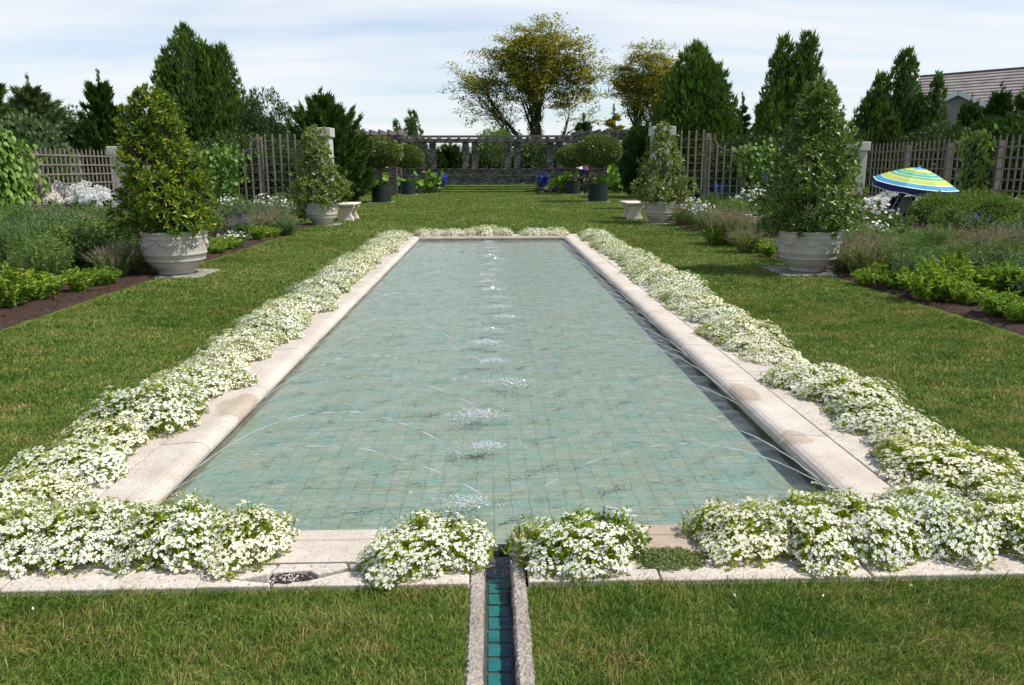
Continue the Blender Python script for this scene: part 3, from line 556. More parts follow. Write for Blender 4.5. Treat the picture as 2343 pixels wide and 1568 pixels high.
# the channel
ch = thing('water_channel', 'narrow straight water channel lined with glazed turquoise tiles leading from the pool', 'water channel', (XR, FRY, 0))
CY0 = 0.2
R = RS(6)
def rough_curb(x0, x1, y0, y1, z):
    ny = int((y1 - y0) / .008); nx = 9; X, Y = np.meshgrid(np.linspace(x0, x1, nx), np.linspace(y0, y1, ny)); Z = z + R.normal(0, .0022, X.shape); X = X + R.normal(0, .0022, X.shape)
    Z[:, 0] -= .012; Z[:, -1] -= .012
    A = np.stack([X, Y, Z], -1); L = A[:, :1].copy(); L[..., 2] = -.09; Rr = A[:, -1:].copy(); Rr[..., 2] = -.09; A = np.concatenate([L, A, Rr], 1); nx += 2
    i, j = np.meshgrid(np.arange(ny - 1), np.arange(nx - 1), indexing='ij'); b = i * nx + j
    return G().add(A, np.stack([b, b + 1, b + nx + 1, b + nx], -1).reshape(-1, 4))
for sx in (-1, 1):
    for (y0, y1) in ((CY0, 1.3), (1.305, 2.72), (2.725, PY0 - CW - .003)):
        xa, xb = (.056, .111); a, b = sorted((sx * xa, sx * xb)); o = rough_curb(a, b, y0 - FRY, y1 - FRY, .012); o.build('curb', 'channel_curb', ch, smooth=False)
g = G(); box(g, (-.058, CY0 - FRY, -.12), (.058, PY0 + .0 - FRY, -.078)); box(g, (-.058, PY0 - .06 - FRY, -.078), (.058, PY0 - FRY, -.053)); g.build('channel_bed', 'bed', ch)
g0 = G(); box(g0, (-.038, -.034, -.078), (.038, .034, -.072)); tm = g0.mesh('channel_tile', 'glaze'); y = PY0 - .26 - FRY
while y > CY0 - FRY + .1:
    o = bpy.data.objects.new('channel_tile', tm); COL.objects.link(o); o.parent = ch; o.location = (R.uniform(-.001, .001), y, R.uniform(-.0008, .0008)); o.rotation_euler = (0, 0, R.uniform(-.012, .012)); y -= .0835
g = G().add([(-.0555, CY0 - FRY, -.064), (.0555, CY0 - FRY, -.064), (.0555, PY0 - .1 - FRY, -.064), (-.0555, PY0 - .1 - FRY, -.064)], [(0, 1, 2, 3)]); g.build('water_film', 'chwater', ch)

# ---------------------------------------------------------------- grass blades
def blades(name, rects, dens, L0, L1, wid, seed, hole=None):
    R = RS(seed); Ps = []
    for (x0, y0, x1, y1) in rects:
        n = int((x1 - x0) * (y1 - y0) * dens); Ps.append(np.stack([R.uniform(x0, x1, n), R.uniform(y0, y1, n), np.zeros(n)], 1))
    P = np.concatenate(Ps); n = len(P)
    f = np.sin(P[:, 0] * 7 + 1.3 * np.sin(P[:, 1] * 5)) * np.sin(P[:, 1] * 6 + 1.7 * np.sin(P[:, 0] * 4)); 
    ang = 1.2 * np.sin(P[:, 0] * 1.1 + 2 * np.sin(P[:, 1] * .8)) + R.normal(0, 1.5, n)
    lean = np.clip(.6 + .12 * f + R.normal(0, .30, n), .02, 1.3); L = R.uniform(L0, L1, n) * (1 + .25 * f)
    d = np.stack([np.cos(ang) * np.sin(lean), np.sin(ang) * np.sin(lean), np.cos(lean)], 1)
    d2 = unit(d + np.stack([np.cos(ang), np.sin(ang), -0.5 * np.ones(n)], 1) * .45)
    s = unit(np.cross(d, rdir(R, n))) * wid * R.uniform(.6, 1.2, n)[:, None] / 2
    m = P + d * (L * .55)[:, None]; t = m + d2 * (L * .45)[:, None]
    V = np.stack([P - s, P + s, m + s * .8, m - s * .8, t], 1).reshape(-1, 3); b = np.arange(n)[:, None] * 5
    g = G().add(V, b + np.array([[0, 1, 2, 3]])); g.F.append((b + np.array([[3, 2, 4]]), 0))
    return tag(g.build(name, 'blade'), 'short mown grass with yellowed patches', 'grass', kind='stuff')
xl, xr_ = PX0 - CW - CG - SW, PX1 + CW + CG + SW
blades('grass', [(-3.1, 1.5, cxa - .005, FRY - .004), (cxb + .005, 1.5, 3.3, FRY - .004)], 19000, .024, .058, .0032, 1)
blades('grass', [(BXL + .02, 2.0, xl, 5.0), (xr_, 2.0, BXR - .02, 5.0)], 8500, .02, .042, .0048, 2)
blades('grass', [(BXL + .02, 5.0, xl, 9.5), (xr_, 5.0, BXR - .02, 9.5)], 4200, .025, .05, .007, 3)
blades('grass', [(BXL + .02, 9.5, xl, 19.2), (xr_, 9.5, BXR - .02, 19.2), (xl, PY1 + .85, xr_, 21)], 1500, .03, .05, .012, 4)
blades('grass', [(-5.2, 19.2, xl, 24), (xr_, 19.2, 5.4, 24), (xl, 21, xr_, 24), (-9, 24, 9, 30)], 520, .03, .055, .022, 5)
blades('grass', [(-8, 30, 8, 40)], 240, .03, .055, .03, 6)
blades('grass', [(-9, 40, 9, 52.5)], 110, .03, .055, .045, 7)

# ---------------------------------------------------------------- white fan-flower mounds round the pool
def fan_mound(seed, R_, Hh, nh, npet, nleaf, pscale=1.0):
    R = RS(seed); gl = G(); gf = G()
    ph = R.uniform(0, 6.28, 6)
    def surf(u, th, k=1.0):               # u 0 centre..1 rim
        lump = 1 + .13 * np.sin(3 * th + ph[0]) + .09 * np.sin(5 * th + ph[1]) + .05 * np.sin(9 * th + ph[2])
        r = R_ * u * lump * k; z = Hh * k * (1 - np.abs(u) ** 3.2) * (1 + .16 * np.sin(6 * r / R_ + 2 * th + ph[3])) + .012
        return np.stack([r * np.cos(th), r * np.sin(th), np.maximum(z, .004)], -1)
    def nrm(u, th): return unit(np.stack([u ** 1.5 * np.cos(th), u ** 1.5 * np.sin(th), np.full_like(u, .75)], -1))
    th = R.uniform(0, 6.28, nleaf); u = R.uniform(0, 1, nleaf) ** .6; P = surf(u, th, 1) * R.uniform(.55, 1, nleaf)[:, None]
    inst(gl, KITE, P, nrm(u, th) + .9 * rdir(R, nleaf), rdir(R, nleaf), R.uniform(.02, .042, nleaf) * pscale ** .3)
    inst(gl, LEAF, P[::3] + .006, nrm(u, th)[::3] + .7 * rdir(R, len(P[::3])), rdir(R, len(P[::3])), R.uniform(.025, .045, len(P[::3])) * pscale ** .3)
    # even-ish blossom spots by dart throwing
    th = R.uniform(0, 6.28, nh * 12); u = np.sqrt(R.uniform(0, .86 if npet > 9 else .9, nh * 12)); C = surf(u, th); keep = []
    md = (R_ * 1.72 / math.sqrt(nh))
    for q in range(len(C)):
        if all((C[q] - C[k]) @ (C[q] - C[k]) > (md * .82) ** 2 for k in keep[-400:]): keep.append(q)
        if len(keep) >= nh: break
    C = C[keep]; th = th[keep]; u = u[keep]; Nn = unit(nrm(u, th) * (1, 1, 1.3) + .28 * rdir(R, len(C)) + (0, -.08, 0)); up_ = R.rand(len(C))[:, None]; C = C + Nn * (.006 + .022 * up_ ** 2) + np.array((0, 0, 1.)) * (.034 * up_ ** 3)
    n = len(C); A = unit(np.cross(Nn, rdir(R, n))); B = np.cross(Nn, A)
    full = R.rand(n); start = R.uniform(0, 6.28, n); span = np.where(full > .35, 6.28, R.uniform(2.6, 5, n)); sz = R.uniform(.75, 1.15, n) * pscale
    for k in range(npet):
        a = start + span * (k + R.uniform(-.25, .25, n)) / npet; d = A * np.cos(a)[:, None] + B * np.sin(a)[:, None]
        ok = R.rand(n) > .06; tilt = R.uniform(-.35, .35, n)[:, None]
        inst(gf, PETAL, (C + d * (.0085 * sz)[:, None])[ok], (d + Nn * tilt)[ok], Nn[ok], (.0195 * sz * R.uniform(.85, 1.15, n))[ok] * (1 if npet > 9 else 1.15))
    for k in range(4):
        d = unit(Nn + .7 * rdir(R, n)); inst(gl, KITE, C - Nn * .004, d, rdir(R, n), .018 * sz)
    inst(gl, SLIM, C, -Nn + .3 * rdir(R, n) - (0, 0, .6), rdir(R, n), .06)
    # a few taller shoots
    for q in R.choice(n, max(2, n // 12), False):
        p = C[q]; tube(gl, [p - (0, 0, .04), p + (0, 0, .001)], [.0016, .0012], 3)
    return gl.mesh('foliage', 'fanleaf'), gf.mesh('blossoms', 'petal')
FM = {'near': [fan_mound(s, .28, .145, 225, 11, 2500) for s in (1, 2, 3)], 'mid': [fan_mound(s, .30, .115, 340, 7, 1400, 1.14) for s in (4, 5, 6)], 'far': [fan_mound(s, .31, .105, 420, 5, 700, 1.4) for s in (7, 8)]}
def mound(x, y, s, lod, label, k, sz=1.0, R=RS(11)):
    f, b = FM[lod][k % len(FM[lod])]
    t = thing('white_flower_mound', label, 'flower clump', (x, y, .0), R.uniform(0, 6.28), 'white fan-flower mounds round the pool', (s * R.uniform(.9, 1.12), s * R.uniform(.92, 1.12), s * sz))
    a = bpy.data.objects.new('foliage', f); COL.objects.link(a); a.parent = t
    c = bpy.data.objects.new('blossoms', b); COL.objects.link(c); c.parent = t; c['kind'] = 'stuff'; return t
R = RS(21); xL = PX0 - .55; xR = PX1 + .67
y = 3.35; k = 0
while y < PY1 + .3:
    lod = 'near' if y < 5.2 else 'mid' if y < 10 else 'far'
    mound(xL + R.uniform(-.08, .06), y, R.uniform(.85, 1.25), lod, 'white-flowered mound along the left side of the pool, %s from the near end' % ordn(k), k, R.uniform(.7, 1.1)); y += R.uniform(.28, .42); k += 1
y = 3.30; k = 0
while y < PY1 + .3:
    lod = 'near' if y < 5.2 else 'mid' if y < 10 else 'far'
    big = abs(y - 5.75) > .16
    if big: mound(xR + R.uniform(-.07, .09), y, R.uniform(.85, 1.22), lod, 'white-flowered mound along the right side of the pool, %s from the near end' % ordn(k), k + 1, R.uniform(.7, 1.1))
    y += R.uniform(.36, .47); k += 1
for k, (px, py, s, z) in enumerate(((30, 1280, 1.0, 1.0), (185, 1275, 1.0, 1.05), (395, 1275, 1.0, 1.1), (545, 1278, .92, 1.05))):
    p = gnd(px, py); mound(p.x, p.y + .045, s * .94, 'near', 'white-flowered mound in the near left corner mass, %s from the left picture edge' % ordn(k), k, z * 1.0)
for k, (px, py, s, z) in enumerate(((1700, 1262, .86, 1.0), (1845, 1258, 1.0, 1.0), (2000, 1258, .98, 1.0), (2150, 1252, 1.0, 1.0), (2310, 1250, .98, 1.0))):
    p = gnd(px, py); mound(p.x, p.y + .045, s * .94, 'near', 'white-flowered mound in the near right corner mass, %s from the thyme patch' % ordn(k), k, z * 1.08)
for k, (x, y) in enumerate(((-1.66, 3.24), (-2.02, 3.16), (1.98, 3.26), (1.62, 3.17), (2.36, 3.16))):
    mound(x, y, .84, 'near', 'white-flowered mound over the near %s corner of the coping, %s from the channel side' % (('left', ordn(k)) if k < 2 else ('right', ordn((1, 0, 2)[k - 2]))), k + 1, .9)
m_ = mound(-.28, 2.955, .84, 'near', 'single white-flowered mound just left of the tiled channel', 1, 1.0); m_.rotation_euler.z = .3; m_.scale = (1.02, .70, .98)
m_ = mound(.355, 2.965, .86, 'near', 'single white-flowered mound just right of the tiled channel with the plant marker behind', 2, 1.0); m_.rotation_euler.z = 3.3; m_.scale = (1.06, .70, 1.0)
for k, x in enumerate((-1.55, -1.2, -.85, -.5, -.05, .3, .95, 1.3, 1.65)):
    mound(x + R.uniform(-.08, .08), PY1 + CW + .24 + R.uniform(-.06, .06), R.uniform(.85, 1.15), 'far', 'white-flowered mound behind the far end of the pool, %s from the left' % ordn(k), k, 1.15 if x not in (-.05, .3) else 1.3)
# litter: bits of leaf and soil along the stone, dropped petals
R = RS(404); n = 2600; g = G(); sd_ = R.rand(n) < .5; yy = R.uniform(3.0, 18, n); off = np.abs(R.normal(0, .07, n)); xx = np.where(sd_, PX0 - .34 + off, PX1 + .44 - off)
inst(g, KITE, np.stack([xx, yy, np.full(n, .036)], 1), rdir(R, n) * (1, 1, .15), np.tile((0, 0, 1.), (n, 1)) + .2 * rdir(R, n), R.uniform(.004, .014, n))
m = 500; inst(g, KITE, np.stack([R.uniform(-2.3, 2.3, m), R.uniform(2.78, 2.93, m), np.full(m, .029)], 1), rdir(R, m) * (1, 1, .15), np.tile((0, 0, 1.), (m, 1)) + .2 * rdir(R, m), R.uniform(.004, .013, m))
tag(g.build('plant_litter', 'bark'), 'brown bits of leaf and soil scattered on the stone', 'litter', kind='stuff')
g = G(); n = 14; P = np.stack([R.uniform(-2.0, 2.1, n), R.uniform(2.6, 2.95, n), R.uniform(.03, .05, n)], 1); P = P[np.abs(P[:, 0] - XR) > .2]; inst(g, PETAL, P, rdir(R, len(P)) * (1, 1, .3), rdir(R, len(P)) + (0, 0, 1), .016)
tag(g.build('fallen_petals', 'petal'), 'single white petals dropped on the stone and grass', 'petals', kind='stuff')
# thyme mat
R = RS(15); g = G(); n = 9000; p = gnd(1530, 1290); u = np.sqrt(R.uniform(0, 1, n)); t = R.uniform(0, 6.28, n)
P = np.stack([.19 * u * np.cos(t) * (1 + .12 * np.sin(5 * t)), .115 * u * np.sin(t), .035 * (1 - u ** 2) * (.8 + .4 * R.rand(n)) + .003 + .008 * np.sin(20 * u * np.cos(t)) * np.cos(17 * u * np.sin(t))], 1)
inst(g, KITE, P, rdir(R, n) * (1, 1, .7) + (0, 0, .4), rdir(R, n), R.uniform(.006, .016, n)); tag(g.build('creeping_thyme', 'thyme', loc=(p.x, p.y, .0)), 'low grey-green creeping thyme mat on the soil beside the channel', 'thyme', kind='stuff')
# plant marker
p = gnd(1375, 1262); t = thing('plant_marker', 'small metal plant marker leaning on its wire above the white flowers', 'plant marker', (p.x + .0, p.y - .02, 0), .5)
g = G(); tube(g, [(0, 0, -.02), (0, 0, .12), (.002, .0, .20), (.012, 0, .222)], .0022, 6); g.build('wire', 'bed', t)
g = G(); beam(g, (.0, -.01, .222), (.075, -.01, .192), .035, .0025); g.build('plate', 'alu', t)

# ---------------------------------------------------------------- urns and potted trees
def make_urn():
    r = thing('stone_urn', 'x', 'urn', group='large cast stone urns on square slabs')
    prof = [(.0, .03), (.235, .03), (.25, .0), (.262, .0), (.27, .02), (.262, .045), (.30, .075), (.36, .12), (.405, .175), (.424, .205), (.440, .208), (.444, .222), (.438, .235), (.440, .24), (.455, .29), (.466, .30), (.472, .315), (.466, .330), (.47, .36), (.476, .45), (.479, .50), (.482, .545), (.487, .55), (.489, .565), (.484, .572), (.490, .60), (.503, .622), (.506, .645), (.498, .655), (.47, .655), (.445, .635), (.44, .56), (.0, .55)]
    g = G(); lathe(g, prof, 64); g.build('bowl', 'urn', r, smooth=True)
    g = G(); R = RS(2)
    for q in range(8):                                   # garland swags of fruit and leaves in relief
        c = q * math.pi / 4
        for k in range(9):
            a = c + (k - 4) * .072; z = .515 - .06 * math.cos((k - 4) / 4 * 1.3); s = (.042, .036, .03, .024, .02)[abs(k - 4)]; rr = .474
            n = 8; V = []; 
            for i in range(4):
                ph = i * math.pi / 6
                for j in range(n): t = j * 2 * math.pi / n; V.append((rr + s * .75 * math.sin(ph), s * math.cos(ph) * math.cos(t) , s * math.cos(ph) * math.sin(t)))
            V = np.array(V); ca, sa = math.cos(a), math.sin(a); V = np.stack([V[:, 0] * ca - V[:, 1] * sa, V[:, 0] * sa + V[:, 1] * ca, V[:, 2] + z], 1)
            i, j = np.meshgrid(np.arange(3), np.arange(n), indexing='ij'); g.add(V, np.stack([i * n + j, i * n + (j + 1) % n, (i + 1) * n + (j + 1) % n, (i + 1) * n + j], -1).reshape(-1, 4))
        m = 44; a = c + R.uniform(-.36, .36, m); P = np.stack([.480 * np.cos(a), .480 * np.sin(a), .515 - .055 * np.cos((a - c) / .29 * 1.3) + R.normal(0, .022, m)], 1); Nn = np.stack([np.cos(a), np.sin(a), 0 * a], 1)
        T = np.stack([-np.sin(a), np.cos(a), 0 * a], 1); D = T * np.sign(R.normal(size=m))[:, None] + (0, 0, 1) * R.uniform(-.8, .8, m)[:, None]; inst(g, LEAF, P, D + .25 * Nn, Nn, R.uniform(.04, .065, m))
    g.build('garland', 'urn', r, smooth=True)
    g = G(); lathe(g, [(0, .60), (.25, .605), (.44, .60)], 24); g.build('soil', 'soil', r); return r
urn0 = make_urn()
p1, p2, p3, p4 = gnd(405, 628), gnd(1845, 622), gnd(738, 515), gnd(1509, 511)
UR = [(p1, 1.0, 'garlanded stone urn holding the yellow-green tree, at the left lawn edge nearest the camera'), (p2, .95, 'shaded garlanded stone urn holding the tall dark tree, nearest on the right lawn edge'),
      (p3, .93, 'small-looking stone urn farther down on the left in front of the bench'), (p4, .93, 'stone urn farther down on the right in front of the bench and tall pillar')]
for k, (p, s, lab) in enumerate(UR):
    if k == 0: urn0.location = p + Vector((0, 0, .022)); urn0.scale = (s,) * 3; urn0['label'] = lab; urn0.rotation_euler.z = .2
    else: dup(urn0, p + Vector((0, 0, .022)), .5 * k, s, lab)
for k, (p, w_, lab) in enumerate(((p1, 1.02, 'square stone slab under the near left urn'), (p2, 1.1, 'square stone slab under the near right urn'), (p3, 1.0, 'square stone slab under the far left urn'), (p4, 1.0, 'square stone slab under the far right urn'))):
    g = G(); box(g, (-w_ / 2, -w_ / 2, -.06), (w_ / 2, w_ / 2, .020)); o = g.build('stone_slab', 'plinth', loc=(p.x, p.y, 0), bevel=.008); tag(o, lab, 'stone slab', 'square slabs under the pots')

def ros(nl, spread, R):                                   # a rosette of leaves round a twig tip
    g = G(); a = np.arange(nl) * 2.4 + R.uniform(0, 1); el = np.linspace(.15, spread, nl)
    D = np.stack([np.cos(a) * np.sin(el), np.cos(el), np.sin(a) * np.sin(el)], 1); P = np.outer(-np.linspace(0, .45, nl), (0, 1, 0))
    inst(g, LEAF, P, D, np.tile((0, 1., 0), (nl, 1)) + .15 * rdir(R, nl), np.linspace(.75, 1.05, nl))
    return np.concatenate(g.V), g.F[0][0]
def bushtree(label, seed, base, H, prof, nros, L, mat, lean=(0, 0), cat='potted tree', hollow=.45, group='evergreen trees growing in the stone urns'):
    """twiggy evergreen: prof = list of (height fraction, radius in metres)"""
    R = RS(seed); t = thing('urn_tree', label, cat, base, 0, group); pf = np.array(prof, float)
    T = ros(8, 1.25, R)
    w_ = np.interp(np.linspace(0, 1, 200), pf[:, 0], pf[:, 1]) + .03; h = R.choice(200, nros, p=w_ / w_.sum()) / 200 + R.uniform(0, .005, nros)
    a = R.uniform(0, 6.28, nros); rr = np.interp(h, pf[:, 0], pf[:, 1]) * (1 + .16 * np.sin(3 * a + 9 * h + seed) + .12 * np.sin(5 * a - 13 * h) + .07 * np.sin(11 * a + 31 * h))
    q = hollow + (1.04 - hollow) * R.rand(nros) ** .55; rr = rr * q
    cx = lean[0] * h; cy = lean[1] * h
    P = np.stack([cx + rr * np.cos(a), cy + rr * np.sin(a), h * H], 1); D = unit(np.stack([np.cos(a), np.sin(a), .35 + 1.1 * h], 1) + .65 * rdir(R, nros))
    g = G(); inst(g, T, P, D, rdir(R, nros), L * R.uniform(.7, 1.15, nros))
    g.build('leaves', mat, t)
    g = G(); zs = np.linspace(-.05, H * .9, 8)
    for sx, sy in ((0, 0), (.05, .03), (-.05, .02)):
        tube(g, [(sx + lean[0] * z / H + sx * z * .8 + .02 * math.sin(3 * z + sx * 40), sy + lean[1] * z / H + sy * z, z) for z in zs], np.linspace(.026, .006, 8), 7)
    for i in R.choice(nros, min(nros, 260), False):
        p = P[i]; z0 = max(.02, p[2] - R.uniform(.1, .35) - .2 * q[i]); c0 = np.array((lean[0] * z0 / H, lean[1] * z0 / H, z0)); m = (c0 + p) / 2 - (0, 0, .04); tube(g, [c0, m, p], [.007, .005, .003], 4)
    g.build('trunk', 'bark', t); return t
bushtree('large yellow-green glossy-leaved evergreen with yellowing leaves in the near left urn', 3, p1 + Vector((-.04, 0, .60)), 2.2, [(0, .42), (.06, .66), (.18, .68), (.35, .61), (.55, .50), (.75, .41), (.9, .30), (.97, .17), (1, .05)], 1900, .10, 'magn_yellow', (-.12, 0))
bushtree('tall dark glossy-leaved evergreen with loose outline in the near right urn', 4, p2 + Vector((0, 0, .58)), 2.3, [(0, .40), (.06, .66), (.15, .74), (.3, .70), (.5, .56), (.7, .42), (.85, .29), (.95, .18), (1, .06)], 1550, .10, 'magn_dark', (-.02, 0), hollow=.35)
bushtree('open glossy evergreen in the far left urn in front of the tall pillar', 5, p3 + Vector((-.05, 0, .55)), 2.22, [(0, .5), (.1, .80), (.25, .78), (.45, .62), (.65, .46), (.85, .34), (.95, .24), (1, .1)], 780, .13, 'magn_mid', (-.06, 0), hollow=.3)
bushtree('thin see-through glossy evergreen in the far right urn in front of the tall pillar', 6, p4 + Vector((0, 0, .55)), 2.3, [(0, .55), (.1, .86), (.25, .84), (.45, .62), (.65, .42), (.85, .30), (.95, .2), (1, .08)], 640, .13, 'magn_mid', (.0, 0), hollow=.3)

# ---------------------------------------------------------------- benches
def make_bench():
    r = thing('stone_bench', 'x', 'bench', group='pale stone benches with scrolled legs')
    g = G(); box(g, (-.27, -.68, .46), (.27, .68, .49)); box(g, (-.30, -.71, .49), (.30, .71, .535)); g.build('seat', 'bench', r, bevel=.012)
    zs = np.linspace(.07, .46, 22)
    for sy in (-.45, .45):
        g = G(); w_ = .20 + .045 * np.sin((zs - .07) / .39 * 2 * math.pi * .95 + 2.3) + .03 * ((zs - .07) / .39) ** 2; V = []
        for z, ww in zip(zs, w_):
            V += [(-ww, sy - .07, z), (ww, sy - .07, z), (ww, sy + .07, z), (-ww, sy + .07, z)]
        i, j = np.meshgrid(np.arange(21), np.arange(4), indexing='ij'); g.add(V, np.stack([i * 4 + j, i * 4 + (j + 1) % 4, (i + 1) * 4 + (j + 1) % 4, (i + 1) * 4 + j], -1).reshape(-1, 4))
        box(g, (-.235, sy - .095, 0), (.235, sy + .095, .068)); g.build('leg', 'bench', r, bevel=.008)
    return r
b0 = make_bench(); b0['label'] = 'pale stone bench with curved legs half hidden behind the far left urn'
b0.location = (-4.45, 25.0, 0)
dup(b0, (4.52, 25.0, 0), 0, 1, 'pale stone bench with curved legs half hidden behind the far right urn')

# ---------------------------------------------------------------- topiary standards in dark tubs
def make_topiary():
    r = thing('topiary_tree', 'x', 'topiary', group='clipped round-headed trees in dark tubs'); R = RS(9)
    g = G(); lathe(g, [(.02, .72), (.42, .72), (.44, .80), (.462, .80), (.462, .77), (.458, .74), (.455, .60), (.462, .595), (.462, .58), (.455, .575), (.45, .25), (.458, .245), (.458, .23), (.45, .225), (.445, .0), (0, 0)], 40); g.build('tub', 'pot', r)
    g = G(); tube(g, [(0, 0, .7), (.02, 0, 1.1), (.0, .01, 1.6), (.02, 0, 2.0)], [.055, .045, .05, .06], 9); g.build('trunk', 'bark', r)
    for k in range(6):
        a = k * 1.05; tube(G(), [(0, 0, 0), (0, 0, 1)], 1) if False else None
    g = G(); n = 12000; a = R.uniform(0, 6.28, n); cz = R.uniform(-1, 1, n); sn = np.sqrt(1 - cz ** 2)
    rx = 1.03 * (1 + .03 * np.sin(5 * a + 3 * cz)); rz = np.where(cz > 0, .78, .56); q = R.uniform(.86, 1.03, n)
    P = np.stack([rx * sn * np.cos(a) * q, rx * sn * np.sin(a) * q, 2.22 + rz * cz * q], 1); Nn = unit(np.stack([sn * np.cos(a), sn * np.sin(a), cz * 1.3], 1))
    inst(g, LEAF, P, Nn + .9 * rdir(R, n), rdir(R, n), R.uniform(.07, .13, n))
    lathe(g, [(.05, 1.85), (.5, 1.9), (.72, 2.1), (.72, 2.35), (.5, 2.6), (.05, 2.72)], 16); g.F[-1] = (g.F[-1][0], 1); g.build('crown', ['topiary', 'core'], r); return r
t0 = make_topiary(); q = {}
for k, (px, py, s, lab) in enumerate(((873, 464, 1.0, 'nearer and larger-looking left clipped ball tree in a dark tub'), (1367, 462, 1.02, 'nearer and larger-looking right clipped ball tree in a dark tub'), (933, 446, .98, 'farther left clipped ball tree in a dark tub, beside big lotus leaves'), (1310, 445, .98, 'farther right clipped ball tree in a dark tub, the visitor with umbrella behind it'))):
    p = gnd(px, py); 
    if k == 0: t0.location = (p.x, p.y, .02); t0['label'] = lab; t0.scale = (s,) * 3
    else: dup(t0, (p.x, p.y, .02), 1.3 * k, s, lab)
    g = G(); box(g, (-.62, -.62, -.05), (.62, .62, .018)); tag(g.build('stone_slab', 'plinth', loc=(p.x, p.y, 0)), 'square slab under the %s' % ('nearer left topiary tub', 'nearer right topiary tub', 'farther left topiary tub', 'farther right topiary tub')[k], 'stone slab', 'square slabs under the pots')

# ---------------------------------------------------------------- fences and pillars
XFL, XFR, YT = -13.9, 14.5, 30.6
def slat(g, x, y, z0, z1, w=.062):
    box(g, (x - w / 2, y - w / 2, z0), (x + w / 2, y + w / 2, z1)); b = g.n
    g.add([(x - w / 2, y - w / 2, z1), (x + w / 2, y - w / 2, z1), (x + w / 2, y + w / 2, z1), (x - w / 2, y + w / 2, z1), (x, y, z1 + w * .9)], [(0, 1, 4), (1, 2, 4), (2, 3, 4), (3, 0, 4)])
def side_fence(x, y0, y1, top, base, lab):
    t = thing('lattice_fence', lab, 'fence', (x, y0, 0), group='grey wooden lattice fences'); n = 0; y = y1
    g = G(); box(g, (-.18, 0, -.05), (.18, y1 - y0, base)); g.build('stone_base', 'pergwood', t)
    bay = 2.52
    while y > y0 + .2:
        a = max(y0, y - bay); g = G(); s = a + .14
        while s < y - .05: box(g, (-.014, s - y0 - .028, base + .02), (.014, s - y0 + .028, top)); box(g, (-.010, s - y0 - .018, top), (.010, s - y0 + .018, top + .045)); s += .28
        z = base + .12
        while z < top - .1: box(g, (-.040, a - y0, z - .022), (-.016, y - y0, z + .022)) if x > 0 else box(g, (.016, a - y0, z - .022), (.040, y - y0, z + .022)); z += .30
        g.build('lattice_panel', 'wood', t)
        g = G(); xo = .11 if x > 0 else -.11; box(g, (xo - .08, a - y0 - .08, 0), (xo + .08, a - y0 + .08, top - .08)); g.build('post', 'wood', t); y = a
    return t
side_fence(XFL, 9.0, YT - .4, 2.22, .42, 'long grey lattice fence behind the left flower bed')
side_fence(XFR, 9.0, YT - .4, 2.40, .50, 'long grey lattice fence behind the beach umbrella on the right')
def cross_fence(xa, xb, hi_from, lo, hi, sgn, lab):
    """runs across the garden; the stretch next to the pillar (|x| < hi_from) is taller"""
    t = thing('lattice_fence', lab, 'fence', (0, YT, 0), group='grey wooden lattice fences')
    g = G(); gh = G(); x = xa + .14; n = 0
    while x < xb - .05:
        ax = abs(x); h = hi if ax < hi_from else (lo + (hi - lo) * .5 if ax < hi_from + .28 else lo); slat(g if ax >= hi_from + .28 else gh, x, 0, .12, h, .055); x += .28
    for gg, a, b, h in ((g, min(xa, xb), max(xa, xb), lo), (gh, None, None, hi)):
        if gg is g: a, b = (xa, -hi_from - .28) if sgn < 0 else (hi_from + .28, xb)
        else: a, b = (-hi_from - .2, xb) if sgn < 0 else (xa, hi_from + .2)
        z = .3
        while z < h - .1: box(gg, (a, .028, z - .018), (b, .046, z + .018)); z += .29
    o1 = g.build('lattice_panel', 'wood', t); o2 = gh.build('lattice_panel', 'wood', t); o2['label'] = 'taller panel of the lattice next to the pillar'
    g = G(); th = np.linspace(0, math.pi / 2, 9); xc, zc = -sgn * 0, 0
    P = [(sgn * (hi_from + .15 + .62 * (1 - math.cos(q))), .0, hi - .12 - (hi - lo) * 1.0 * math.sin(q)) for q in th]
    for a, b in zip(P[:-1], P[1:]): beam(g, a, b, .04, .05)
    g.build('curved_brace', 'wood', t)
    for xx, h in ((sgn * (hi_from - .05), hi - .06), (sgn * (hi_from + 1.4), lo - .06), (sgn * (hi_from + 3.6), lo - .06), (sgn * (hi_from + 5.4), lo - .06)):
        if abs(xx) < max(abs(xa), abs(xb)) - .3: g = G(); box(g, (xx - .09, .05, 0), (xx + .09, .23, h)); g.build('post', 'wood', t)
cross_fence(XFL, -6.95, 8.75, 2.27, 2.82, -1, 'grey lattice fence across the garden left of the tall pillar, stepping up beside it')
cross_fence(7.2, XFR, 8.45, 2.35, 2.92, 1, 'grey lattice fence across the garden right of the tall pillar, stepping up beside it')
def pillar(x, y, w_, h, lab):
    t = thing('garden_pillar', lab, 'pillar', (x, y, 0), group='white square masonry pillars')
    g = G(); box(g, (-w_ / 2, -w_ / 2, -.1), (w_ / 2, w_ / 2, h - .34)); g.build('shaft', 'stucco', t, bevel=.02)
    g = G(); box(g, (-w_ / 2 - .07, -w_ / 2 - .07, h - .34), (w_ / 2 + .07, w_ / 2 + .07, h)); g.build('cap', 'stucco', t, bevel=.025)
pl, pr = at(738, 380, YT), at(1509, 380, YT)
pillar(pl.x - .02, YT + .1, .74, 3.08, 'tall white square pillar behind the far left urn'); pillar(pr.x + .06, YT + .1, .74, 3.1, 'tall white square pillar behind the far right urn')
pc = at(287, 340, YT + .1); pillar(pc.x, YT + .1, .86, 2.42, 'low white corner pillar between the two left lattice fences'); pc = at(1964, 340, YT + .1); pillar(pc.x, YT + .1, .5, 2.52, 'low white corner pillar in the right lattice fence corner')

